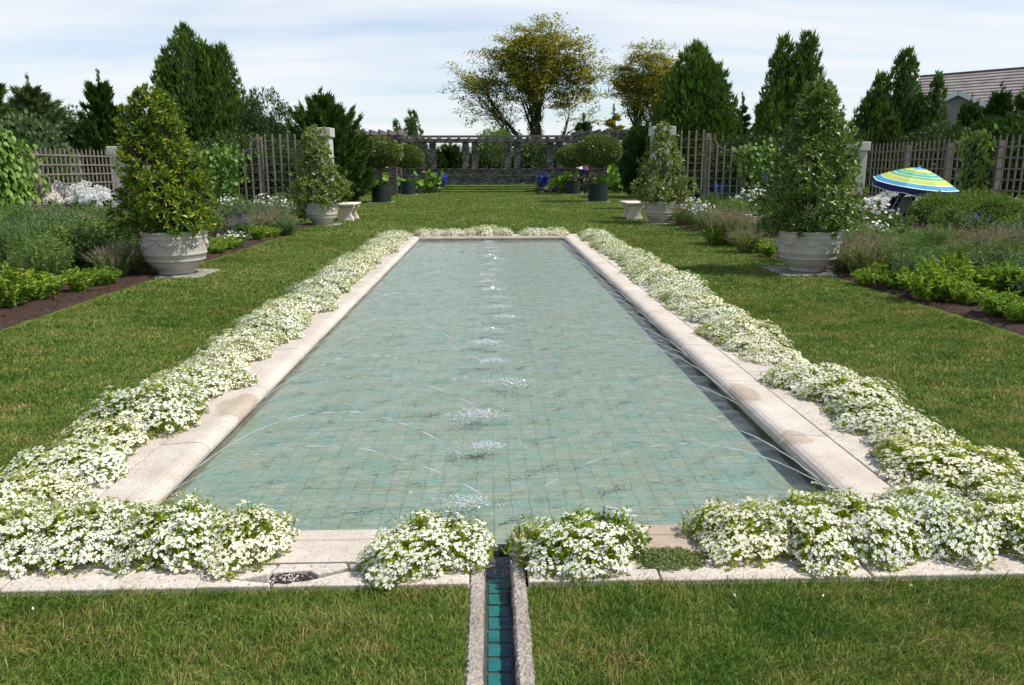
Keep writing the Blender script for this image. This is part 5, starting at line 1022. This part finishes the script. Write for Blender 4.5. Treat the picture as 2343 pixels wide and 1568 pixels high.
# ---------------------------------------------------------------- perennials of the two beds
def grow(seed, H, Rr, ns, per, L, tpl, mat, tilt=.5, fl=None, nfl=0, fmat='petal', low=.12, name='plant'):
    """many stems fanning from one crown, leaves all along them, flowers on top; returns the meshes"""
    R = RS(seed); g = G(); gs = G(); gf = G(); a = R.uniform(0, 6.28, ns); q = np.sqrt(R.rand(ns)); hh = H * R.uniform(.72, 1.05, ns) * (1 - .28 * q ** 2)
    b = np.stack([Rr * .35 * q * np.cos(a), Rr * .35 * q * np.sin(a), 0 * a], 1); tp = np.stack([Rr * q * np.cos(a), Rr * q * np.sin(a), hh], 1); tp[:, :2] += R.normal(0, .03, (ns, 2))
    md = (b + tp) / 2 + np.stack([-.12 * Rr * np.cos(a) * q, -.12 * Rr * np.sin(a) * q, .08 * hh], 1)
    s = R.uniform(low, 1, (ns, per)); s3 = s[..., None]; C = (1 - s3) ** 2 * b[:, None] + 2 * s3 * (1 - s3) * md[:, None] + s3 ** 2 * tp[:, None]; Tn = unit((1 - s3) * (md - b)[:, None] + s3 * (tp - md)[:, None])
    C = C.reshape(-1, 3); Tn = Tn.reshape(-1, 3); n = len(C); inst(g, tpl, C, Tn * (1 - tilt) + tilt * 1.4 * rdir(R, n), rdir(R, n) + (0, 0, .6), L * R.uniform(.6, 1.3, n))
    for k in range(0, ns, 2 if ns > 40 else 1): tube(gs, [b[k], md[k], tp[k]], [.005, .004, .002], 3)
    if fl:
        idx = R.choice(ns, min(ns, nfl), False)
        for k in idx:
            c = tp[k]; u = unit(tp[k] - md[k])
            if fl == 'spike': m = 26; z = R.rand(m); P = c + np.outer((z - .2) * H * .32, u) + rdir(R, m) * .014; inst(gf, KITE, P, rdir(R, m) + u * .4, rdir(R, m), .022)
            elif fl == 'tallspike': m = 80; z = R.rand(m); P = c + np.outer((z - .1) * .55, u * .3 + (0, 0, .8)) + rdir(R, m) * (.028 * (1.1 - z))[:, None]; inst(gf, PETAL, P, rdir(R, m), rdir(R, m), .034)
            elif fl == 'head': m = 120; dd = rdir(R, m); P = c + dd * (.085, .085, .07); inst(gf, PETAL, P, dd + .8 * rdir(R, m), dd, .045)
            else:
                nn = unit(u + .9 * R.normal(size=3) * .6 + (0, -.3, 0)); aa = unit(np.cross(nn, (0.1, 0, 1.))); bb = np.cross(nn, aa); th = np.arange(6) * 1.047; dd = np.cos(th)[:, None] * aa + np.sin(th)[:, None] * bb; inst(gf, WIDE, np.tile(c + (0, 0, .02), (6, 1)), dd, np.tile(nn, (6, 1)), .042)
    out_ = [('leaves', g.mesh('leaves', mat))]
    if mat != 'x': out_.append(('stem', gs.mesh('stem', 'stem')))
    if fl: out_.append(('blossoms', gf.mesh('blossoms', 'petal_white' if fmat == 'petal' else fmat)))
    return out_
KD = {
 'feather': ([grow(s, 1.0, .50, 110, 42, .075, SLIM, 'feather', .55) for s in (1, 2)], 'feathery_perennial', 'feathery bright green perennial', 'plant', 1.0),
 'blue': ([grow(s, 1.0, .48, 110, 36, .075, SLIM, 'bluegreen', .6) for s in (3, 4)], 'blue_green_perennial', 'soft blue-green bushy perennial', 'plant', 1.0),
 'green': ([grow(s, 1.0, .52, 90, 34, .085, LEAF, 'dullgreen', .7) for s in (5, 6)], 'leafy_perennial', 'mid-green leafy perennial', 'plant', 1.0),
 'lav': ([grow(s, .75, .45, 150, 20, .075, SLIM, 'lavleaf', .3, 'spike', 110, 'lavspike') for s in (7, 8)], 'lavender_plant', 'faded lavender with grey-mauve spikes', 'lavender', .75),
 'bright': ([grow(s, .46, .30 + .05 * (s % 3), 46 + 8 * (s % 2), 26, .07 + .012 * (s % 2), LEAF, 'bright', .75) for s in (9, 10, 17)], 'low_bright_perennial', 'low bright yellow-green leafy plant', 'plant', .46),
 'phlox': ([grow(s, 1.15, .55, 60, 40, .10, LEAF, 'dullgreen', .7, 'head', 56, 'petal') for s in (11, 12)], 'white_phlox', 'tall plant topped with big white flower heads', 'phlox', 1.15),
 'cosmos': ([grow(s, .95, .50, 80, 30, .075, SLIM, 'dullgreen', .6, 'flat', 64, 'petal') for s in (13, 14)], 'white_cosmos', 'airy plant dotted with small white flowers', 'flowering plant', .95),
 'delph': ([grow(15, .9, .25, 16, 60, .09, LEAF, 'dullgreen', .7, 'tallspike', 5, 'delph')], 'blue_delphinium', 'tall delphinium with vivid blue spikes', 'delphinium', 1.3),
 'salvia': ([grow(16, .55, .35, 60, 26, .07, LEAF, 'dullgreen', .6, 'spike', 30, 'salvia')], 'violet_salvia', 'dark plant with short violet-blue spikes', 'salvia', .6),
}
GRP = {'feather': 'feathery green perennials', 'blue': 'blue-green perennials', 'green': 'leafy green perennials', 'lav': 'faded lavender plants', 'bright': 'low bright edging plants', 'phlox': 'white phlox', 'cosmos': 'small white-flowered plants', 'delph': 'blue delphiniums', 'salvia': 'violet salvias'}
placed = []
RP = RS(55)
def plant(kind, x, y, s=1.0, hs=1.0):
    V = KD[kind][0]; placed.append((kind, x, y, s, hs))
# (kind, base px, base py, wanted top py) read along the beds
SPEC = [('bright', 20, 705, 610), ('bright', 75, 690, 615), ('bright', 112, 680, 628), ('green', 130, 640, 520), ('bright', 182, 672, 607), ('bright', 236, 655, 610), ('feather', 20, 625, 500), ('feather', 125, 610, 512), ('feather', 60, 560, 470), ('salvia', 222, 615, 572), ('lav', 195, 560, 500), ('green', 300, 600, 540), ('lav', 265, 640, 568), ('lav', 318, 630, 560),
 ('green', 15, 540, 470), ('green', 200, 530, 470), ('blue', 110, 530, 462), ('green', 250, 520, 470), ('lav', 330, 530, 460), ('green', 290, 560, 500),
 ('phlox', 110, 505, 438), ('phlox', 140, 500, 432), ('phlox', 175, 500, 432), ('phlox', 210, 502, 430), ('phlox', 228, 515, 445), ('cosmos', 285, 525, 466), ('cosmos', 310, 520, 470),
 ('bright', 490, 583, 553), ('bright', 515, 575, 545), ('bright', 545, 565, 535), ('bright', 590, 552, 520), ('bright', 618, 545, 517), ('cosmos', 540, 570, 525), ('lav', 535, 545, 495), ('blue', 560, 535, 455), ('blue', 600, 530, 452), ('blue', 635, 532, 462), ('cosmos', 525, 510, 448), ('cosmos', 610, 505, 442), ('cosmos', 645, 520, 458), ('green', 500, 520, 450), ('green', 560, 500, 440), ('green', 650, 500, 440), ('green', 690, 508, 452), ('salvia', 555, 550, 500), ('blue', 660, 540, 500), ('green', 480, 545, 480),
 ('cosmos', 1580, 525, 458), ('cosmos', 1605, 530, 468), ('lav', 1620, 540, 470), ('feather', 1665, 535, 448), ('lav', 1650, 560, 490), ('lav', 1680, 565, 490), ('green', 1560, 505, 450), ('cosmos', 1700, 510, 438), ('cosmos', 1735, 510, 432), ('feather', 1620, 510, 440), ('bright', 1632, 562, 520), ('bright', 1735, 580, 540), ('cosmos', 1720, 555, 490), ('delph', 1632, 480, 405), ('delph', 1648, 478, 403), ('delph', 1742, 480, 403), ('feather', 1690, 530, 450), ('green', 1760, 560, 480), ('bright', 1758, 590, 555), ('lav', 1705, 580, 520),
 ('cosmos', 1965, 560, 470), ('cosmos', 1995, 545, 458), ('cosmos', 1985, 580, 490), ('phlox', 2005, 495, 440), ('phlox', 2030, 490, 432), ('phlox', 2058, 492, 436), ('phlox', 2080, 492, 445),
 ('lav', 1935, 625, 560), ('lav', 1965, 610, 545), ('lav', 2000, 625, 545), ('lav', 2040, 600, 540), ('feather', 2070, 650, 530), ('feather', 2125, 640, 545), ('blue', 2095, 665, 570), ('green', 2080, 590, 530), ('feather', 2135, 600, 500), ('green', 2160, 560, 470), ('green', 2205, 550, 468), ('green', 2250, 545, 470), ('green', 2295, 550, 478), ('green', 2325, 590, 500), ('lav', 2250, 610, 520), ('lav', 2285, 600, 510), ('lav', 2320, 625, 545), ('lav', 2215, 615, 540), ('feather', 2190, 640, 550),
 ('phlox', 2290, 520, 462), ('phlox', 2325, 525, 452), ('phlox', 2345, 530, 450), ('salvia', 2222, 560, 485), ('salvia', 2335, 690, 640), ('bright', 1990, 655, 607), ('bright', 2018, 650, 600), ('bright', 2120, 690, 615), ('bright', 2160, 680, 600), ('bright', 2180, 695, 625), ('bright', 2240, 680, 610), ('bright', 2290, 690, 610), ('bright', 2325, 685, 615), ('bright', 2283, 728, 672), ('bright', 2335, 742, 680), ('bright', 2210, 700, 640), ('bright', 2060, 665, 625)]
for kd, px, py, top in SPEC:
    b = gnd(px, py); hz = at(px, top, b.y).z; s = hz / KD[kd][4]; wd = min(max(s, .8), 1.25)
    plant(kd, b.x, b.y, wd * RP.uniform(.85, 1.12), s / wd * RP.uniform(.85, 1.12))
# rows behind, so that both beds are full up to the fences
ROW = []
R = RS(66)
for side in (-1, 1):
    for row, ax in enumerate((5.4, 6.4, 7.7, 8.9, 10.2, 11.5, 12.7)):
        y = 6.5 if side < 0 else 8.0
        while y < 22.6:
            x = side * (ax + R.uniform(-.25, .25)) + (.1 if side > 0 else 0); yy = y + R.uniform(-.2, .2); y += R.uniform(.95, 1.2) if row else R.uniform(.75, .95)
            sx_ = (x / yy); 
            if abs(sx_) > .82: continue
            if side > 0 and 10.0 < x < 12.4 and 19.0 < yy < 22.6: continue
            if side > 0 and .46 < sx_ < .60 and 17.5 < yy < 23: continue
            lowf = .72 if (side > 0 and .46 < sx_ < .60 and yy > 12) else 1.0
            if min((x - a) ** 2 + (yy - b) ** 2 for _, a, b, _, _ in placed) < .42 ** 2: continue
            kd = R.choice(['green', 'blue', 'feather', 'lav', 'cosmos'] if row else ['bright', 'lav', 'salvia', 'bright', 'lav'], p=[.40, .24, .22, .11, .03] if row else [.3, .25, .05, .2, .2])
            if row == 0 and yy < 11: kd = 'bright'
            plant(kd, x, yy, R.uniform(.85, 1.1), (R.uniform(.65, .85) if row else R.uniform(.6, .9)) * (lowf if side > 0 else 1))
cnt = {}
for kd, x, y, s, hsx in sorted(placed, key=lambda q: q[2]):
    V, nm, desc, cat, _ = KD[kd]; side = 'left' if x < 0 else 'right'; ax = abs(x); zone = 'lawn edge' if ax < 6.1 else 'middle' if ax < 9 else 'fence side'
    key = (kd, side, zone); k = cnt.get(key, 0); cnt[key] = k + 1
    t = thing(nm, '%s, %s from the camera at %s %s' % (desc, ordn(k), side, {'lawn edge': 'lawn edge', 'middle': 'mid bed', 'fence side': 'fence side'}[zone]), cat, (x, y, .02), RP.uniform(0, 6.28), GRP[kd], (s, s, s * hsx))
    for pn, me in V[RP.randint(len(V))]:
        o = bpy.data.objects.new(pn, me); COL.objects.link(o); o.parent = t
        if pn == 'blossoms': o['kind'] = 'stuff'
        if pn == 'stem': o['kind'] = 'stuff'

for k, (px, py, rx, hh, tx) in enumerate(((2165, 548, .8, .95, 'left'), (2225, 540, .9, 1.0, 'middle'), (2290, 552, .8, .95, 'right'))):
    b = gnd(px, py); shrub('dark green bushy perennial by the right fence behind the lavender, %s of three' % tx, 170 + k, Vector((b.x, b.y, 0)), rx, .6, hh, 'dullgreen', 5200, .07, group='dark bushes before the right fence', name='bushy_perennial')
# low yellow-green fringe before the far wall
for k, (px, w_) in enumerate(((830, 1.6), (1270, 1.2), (1385, 1.6), (1440, 1.3), (950, 1.2))):
    shrub('low weedy plants at the far wall, %s' % ('left end', 'right of the blue pot', 'between the right tubs and the pillar', 'beside the far right urn tree', 'behind the farther left tub')[k], 160 + k, Vector((at(px, 430, 55.5).x, 55.5, 0)), w_, .6, .75, 'dullgreen' if k else 'bright', 1500, .14, group='low plants before the far wall', name='low_plant')

# ---------------------------------------------------------------- beach umbrella, chair and the reader
UC = at(2103, 384, 20.6)
u = thing('beach_umbrella', 'big beach umbrella striped in blue, lime, green, teal and white above the folding chair', 'umbrella', (UC.x, UC.y, UC.z))
def canopy(g, Rr, drop, rings, nseg=8, sub=6, sag=.04):
    n = nseg * sub; th = np.arange(n) / n * 2 * np.pi; rs = [0.0] + [r for r, _ in rings]; prev = None
    def prt(r):
        ph = (np.arange(n) % sub) / sub; c = np.cos(np.pi / nseg) / np.cos((ph - .5) * 2 * np.pi / nseg); rr = Rr * r * c; z = -drop * (r ** 1.45) - 0 * r - sag * r * np.sin(ph * np.pi) ; return np.stack([rr * np.cos(th), rr * np.sin(th), z], 1)
    last = 0.0
    for (r, mi) in rings:
        steps = max(1, int((r - last) / .06)); 
        for s in range(steps):
            a, b = prt(last + (r - last) * s / steps), prt(last + (r - last) * (s + 1) / steps); i = np.arange(n); j = (i + 1) % n; g.add(np.vstack([a, b]), np.stack([i, n + i, n + j, j], 1), mi)
        last = r
    a = prt(1.0); b = a.copy(); ph = (np.arange(n) % sub) / sub; b[:, 2] -= .13 + .03 * np.sin(ph * np.pi); b[:, :2] *= 1.0; i = np.arange(n); j = (i + 1) % n; g.add(np.vstack([a, b]), np.stack([i, n + i, n + j, j], 1), 6); c = b.copy(); c[:, 2] -= .02; g.add(np.vstack([b, c]), np.stack([i, n + i, n + j, j], 1), 0); return prt
MATS = ['cloth_white', 'cloth_blue', 'cloth_lime', 'cloth_green', 'cloth_teal', 'cloth_sky', 'cloth_navy']
rings = [(.05, 0), (.07, 6), (.17, 1), (.185, 0), (.29, 2), (.303, 0), (.41, 3), (.423, 0), (.53, 4), (.545, 0), (.65, 3), (.668, 0), (.82, 2), (.84, 0), (.975, 1), (1.0, 0)]
g = G(); canopy(g, 1.07, .42, rings, sag=.012); o = g.build('canopy', MATS, u)
tilt = Matrix.Rotation(math.radians(9), 4, 'X') @ Matrix.Rotation(math.radians(5), 4, 'Y') @ Matrix.Rotation(math.radians(4), 4, 'Z'); 
g = G(); tube(g, [(0, 0, .06), (0, 0, -1.9)], .018, 8); pole = g.build('pole', 'alu', u)
g = G()
for k in range(8):
    a = k * math.pi / 4; tube(g, [(0, 0, -.03), (.55 * math.cos(a), .55 * math.sin(a), -.03 - .42 * .55 ** 1.45), (1.06 * math.cos(a), 1.06 * math.sin(a), -.43)], .006, 4)
rb = g.build('ribs', 'alu', u)
u.rotation_euler = tilt.to_euler(); 
cb_ = at(2052, 520, 21.0) - Vector((.26, 0, 0)); chair = thing('folding_beach_chair', 'folding beach chair with grey and blue striped sling seen from behind under the umbrella', 'chair', (cb_.x + .08, 21.3, 0), math.radians(20))
# local: +y is the way the sitter faces
Bx = .31
g = G(); n = 10; back = [(0, -.30 - .34 * t, .22 + .60 * t) for t in np.linspace(0, 1, n)]
for (xa_, xb_, m_) in ((-.29, -.19, 1), (-.19, .19, 0), (.19, .29, 1)):
    V = [];
    for (x_, y_, z_) in back: V += [(xa_, y_ - .04 * math.sin((z_ - .22) / .60 * math.pi), z_), (xb_, y_ - .04 * math.sin((z_ - .22) / .60 * math.pi), z_)]
    i = np.arange(n - 1) * 2; Fq = np.stack([i, i + 1, i + 3, i + 2], 1)
    if m_ == 0: g.add(V, Fq, 0)
    else:
        for k in range(n - 1): g.add([V[2 * k], V[2 * k + 1], V[2 * k + 3], V[2 * k + 2]], [(0, 1, 2, 3)], 1 + k % 2)
g.build('back_sling', ['cloth_grey', 'cloth_blue', 'cloth_navy'], chair)
g = G(); g.add([(-.28, -.30, .22), (.28, -.30, .22), (.28, .24, .28), (-.28, .24, .28)], [(0, 1, 2, 3)]); g.build('seat_sling', 'cloth_navy', chair)
g = G(); tube(g, [(-Bx, -.28, .18), (-Bx, -.63, .80), (-Bx + .06, -.67, .88), (0, -.685, .905), (Bx - .06, -.67, .88), (Bx, -.63, .80), (Bx, -.28, .18)], .0125, 8); g.build('back_frame', 'alu', chair)
g = G(); tube(g, [(-Bx, -.32, .21), (-Bx, .27, .29), (Bx, .27, .29), (Bx, -.32, .21), (-Bx, -.32, .21)], .0125, 8); g.build('seat_frame', 'alu', chair)
for sx in (-1, 1):
    g = G(); tube(g, [(sx * (Bx + .03), .27, .46), (sx * (Bx + .03), .05, .24), (sx * (Bx + .03), -.30, .0)], .0115, 7); g.build('leg', 'alu', chair)
    g = G(); tube(g, [(sx * (Bx + .05), -.36, .46), (sx * (Bx + .05), -.1, .22), (sx * (Bx + .05), .30, .0)], .0115, 7); g.build('leg', 'alu', chair)
    g = G(); beam(g, (sx * (Bx + .05), -.42, .47), (sx * (Bx + .05), .28, .51), .055, .025); g.build('armrest', 'whiteplastic', chair, bevel=.008)
g = G(); tube(g, [(-Bx - .03, -.30, .012), (Bx + .03, -.30, .012)], .0115, 7); g.build('rear_bar', 'alu', chair)

def body(name, nodes, edges, mat, parent=None, sub=2):
    me = bpy.data.meshes.new(name); me.from_pydata([n[:3] for n in nodes], edges, []); o = bpy.data.objects.new(name, me); COL.objects.link(o); me.materials.append(M[mat]); o.parent = parent
    s = o.modifiers.new('skin', 'SKIN'); s.use_smooth_shade = True
    for k, n in enumerate(nodes):
        r = n[3]; me.skin_vertices[0].data[k].radius = (r, r) if not isinstance(r, tuple) else r
    me.skin_vertices[0].data[0].use_root = True; ss = o.modifiers.new('sub', 'SUBSURF'); ss.levels = ss.render_levels = sub; return o
def head(parent_xyz, g, R_=.095):
    pass
def hand(nodes, edges, wrist, d, up_, s=1.0):
    """palm and five separate bent fingers added to a skeleton; wrist = index of the wrist node"""
    d = Vector(d).normalized(); up_ = Vector(up_); side = d.cross(up_).normalized(); up_ = side.cross(d).normalized(); w = Vector(nodes[wrist][:3]); k = len(nodes)
    nodes.append(tuple(w + d * .045 * s) + ((.034 * s),)); edges.append((wrist, k)); nodes.append(tuple(w + d * .085 * s) + ((.036 * s),)); edges.append((k, k + 1)); pm = k + 1
    for j, (o_, l) in enumerate(((-.030, .060), (-.011, .070), (.010, .066), (.029, .052))):
        b = w + d * .098 * s + side * o_ * s; a1 = b + d * l * .5 * s; a2 = a1 + (d * .8 - up_ * .5).normalized() * l * .45 * s; i = len(nodes)
        nodes += [tuple(b) + (.0105 * s,), tuple(a1) + (.009 * s,), tuple(a2) + (.007 * s,)]; edges += [(pm, i), (i, i + 1), (i + 1, i + 2)]
    b = w + d * .04 * s - side * .035 * s; a1 = b + (d * .6 - side * .7).normalized() * .035 * s; a2 = a1 + d * .03 * s; i = len(nodes); nodes += [tuple(b) + (.013 * s,), tuple(a1) + (.0105 * s,), tuple(a2) + (.008 * s,)]; edges += [(k, i), (i, i + 1), (i + 1, i + 2)]
def face(parent, c, fwd, s=1.0):
    """eyes, nose, mouth and ears set on a head centred at c and looking along fwd (local)"""
    f = Vector(fwd).normalized(); sd = f.cross(Vector((0, 0, 1))).normalized(); c = Vector(c)
    g = G()
    for e in (-1, 1): inst(g, OCT, [c + f * .088 * s + sd * e * .032 * s + Vector((0, 0, .012))], [(0, 0, 1)], [tuple(f)], .02 * s)
    g.build('eyes', 'hair', parent, smooth=True)
    g = G(); inst(g, OCT, [c + f * .097 * s + Vector((0, 0, -.02))], [tuple(f)], [(0, 0, 1)], .034 * s); [inst(g, OCT, [c + sd * e * .082 * s], [(0, 0, 1)], [tuple(f)], .055 * s) for e in (-1, 1)]; g.build('nose_and_ears', 'skin', parent, smooth=True)
    g = G(); beam(g, c + f * .09 * s - sd * .024 * s + Vector((0, 0, -.05)), c + f * .09 * s + sd * .024 * s + Vector((0, 0, -.05)), .008, .010); g.build('mouth', 'cloth_red', parent)
# seated reader (chair space): leans back in the sling, forearms on the armrests
pr = thing('person', 'dark-haired person in a navy top sitting in the beach chair', 'person', chair.location, chair.rotation_euler.z)
nd = [(0, -.10, .35, .125), (0, -.20, .50, .11), (0, -.31, .66, .13), (0, -.38, .77, .09), (0, -.41, .85, .05), (0, -.42, .94, .075), (0, -.42, 1.02, .085)]
ed = [(0, 1), (1, 2), (2, 3), (3, 4), (4, 5), (5, 6)]
for sx in (-1, 1):
    k = len(nd); nd += [(sx * .16, -.35, .74, .06), (sx * .28, -.34, .60, .046), (sx * .35, -.22, .54, .038), (sx * .36, -.02, .55, .028)]; ed += [(3, k), (k, k + 1), (k + 1, k + 2), (k + 2, k + 3)]; hand(nd, ed, k + 3, (sx * -.15, 1, .1), (0, 0, 1))
    k = len(nd); nd += [(sx * .11, -.02, .36, .09), (sx * .13, .36, .46, .068), (sx * .13, .55, .10, .042), (sx * .13, .62, .045, .036), (sx * .14, .74, .035, .028)]; ed += [(0, k), (k, k + 1), (k + 1, k + 2), (k + 2, k + 3), (k + 3, k + 4)]
body('body', nd, ed, 'skin', pr)
cl = [(0, -.10, .35, .138), (0, -.20, .50, .125), (0, -.31, .66, .143), (0, -.38, .765, .10)]; ce = [(0, 1), (1, 2), (2, 3)]
for sx in (-1, 1): k = len(cl); cl += [(sx * .16, -.35, .74, .073), (sx * .27, -.34, .62, .06)]; ce += [(3, k), (k, k + 1)]
body('top', cl, ce, 'navy', pr)
cl = [(0, -.08, .34, .145)]; ce = []
for sx in (-1, 1): k = len(cl); cl += [(sx * .11, 0, .36, .104), (sx * .13, .36, .46, .08), (sx * .13, .50, .20, .06)]; ce += [(0, k), (k, k + 1), (k + 1, k + 2)]
body('trousers', cl, ce, 'trouser', pr)
g = G(); R = RS(3); n = 1500; dd = rdir(R, n); dd = dd[(dd[:, 1] < .35) | (dd[:, 2] > .45)]; inst(g, KITE, dd * (.098, .112, .125) + (0, -.44, .99), (0, -.2, -1.) + .25 * rdir(R, len(dd)), dd, .07)
lathe(g, [(.01, .87), (.07, .89), (.096, .97), (.088, 1.05), (.04, 1.105), (.005, 1.115)], 16, c=(0, -.445, 0)); g.build('hair', 'hair', pr)
face(pr, (0, -.425, .98), (0, 1, 0))

# visitor under a small umbrella by the wall
vp = at(1329, 430, 50); vis = thing('person', 'standing visitor in blue shirt and dark trousers under a small umbrella by the stone wall', 'person', (vp.x, 50, 0), math.radians(160))
nd = [(0, 0, .95, .125), (0, .01, 1.12, .115), (0, .02, 1.32, .135), (0, .01, 1.42, .09), (0, .01, 1.48, .05), (0, .03, 1.56, .075), (0, .03, 1.65, .085)]; ed = [(0, 1), (1, 2), (2, 3), (3, 4), (4, 5), (5, 6)]
for sx in (-1, 1):
    k = len(nd)
    if sx < 0: nd += [(-.18, .0, 1.38, .055), (-.25, .04, 1.12, .044), (-.23, .12, .92, .036), (-.21, .18, .84, .028)]; dr = (0, .4, -1)
    else: nd += [(.18, .0, 1.38, .055), (.24, .06, 1.14, .044), (.16, .24, 1.20, .036), (.12, .30, 1.30, .028)]; dr = (-.2, .2, 1)
    ed += [(3, k), (k, k + 1), (k + 1, k + 2), (k + 2, k + 3)]; hand(nd, ed, k + 3, dr, (0, 1, 0))
    k = len(nd); nd += [(sx * .10, 0, .86, .095), (sx * .11, .02, .48, .062), (sx * .11, 0, .10, .042), (sx * .11, .04, .045, .04), (sx * .12, .17, .035, .03)]; ed += [(0, k), (k, k + 1), (k + 1, k + 2), (k + 2, k + 3), (k + 3, k + 4)]
body('body', nd, ed, 'skin', vis)
cl = [(0, 0, .96, .142), (0, .01, 1.12, .13), (0, .02, 1.32, .152), (0, .01, 1.41, .10)]; ce = [(0, 1), (1, 2), (2, 3)]
for sx in (-1, 1): k = len(cl); cl += [(sx * .18, 0, 1.38, .07), (sx * .235, .03, 1.19, .062)]; ce += [(3, k), (k, k + 1)]
body('shirt', cl, ce, 'bluecloth', vis)
cl = [(0, 0, .93, .145)]; ce = []
for sx in (-1, 1): k = len(cl); cl += [(sx * .10, 0, .84, .11), (sx * .11, .02, .48, .082), (sx * .11, 0, .13, .068)]; ce += [(0, k), (k, k + 1), (k + 1, k + 2)]
body('trousers', cl, ce, 'trouser', vis)
g = G(); lathe(g, [(.01, 1.74), (.06, 1.73), (.092, 1.67), (.09, 1.6), (.06, 1.56)], 14, c=(0, .0, 0)); g.build('hair', 'hair', vis); face(vis, (0, .03, 1.61), (0, 1, 0))
hu = thing('hand_umbrella', 'small red, white and blue umbrella held low over the standing visitor', 'umbrella', (vp.x - .05, 49.85, 1.95), .3)
g = G(); 
n = 32; sub = 4
for k in range(8):
    for s in range(5):
        r0_, r1_ = s / 5, (s + 1) / 5; V = []
        for r_ in (r0_, r1_):
            for q in range(sub + 1): a = (k + q / sub) * math.pi / 4; V.append((.60 * r_ * math.cos(a), .60 * r_ * math.sin(a), -.30 * r_ ** 1.8))
        g.add(V, [(q, sub + 1 + q, sub + 2 + q, q + 1) for q in range(sub)], (0, 1, 0, 3)[k % 4] if s < 3 else (1, 2, 3, 0)[k % 4])
g.build('canopy', ['cloth_red', 'cloth_sky', 'cloth_white', 'cloth_navy'], hu); g = G(); tube(g, [(0, 0, .05), (0, 0, -.75)], .009, 6); g.build('shaft', 'alu', hu); hu.rotation_euler = (.35, .2, .3)
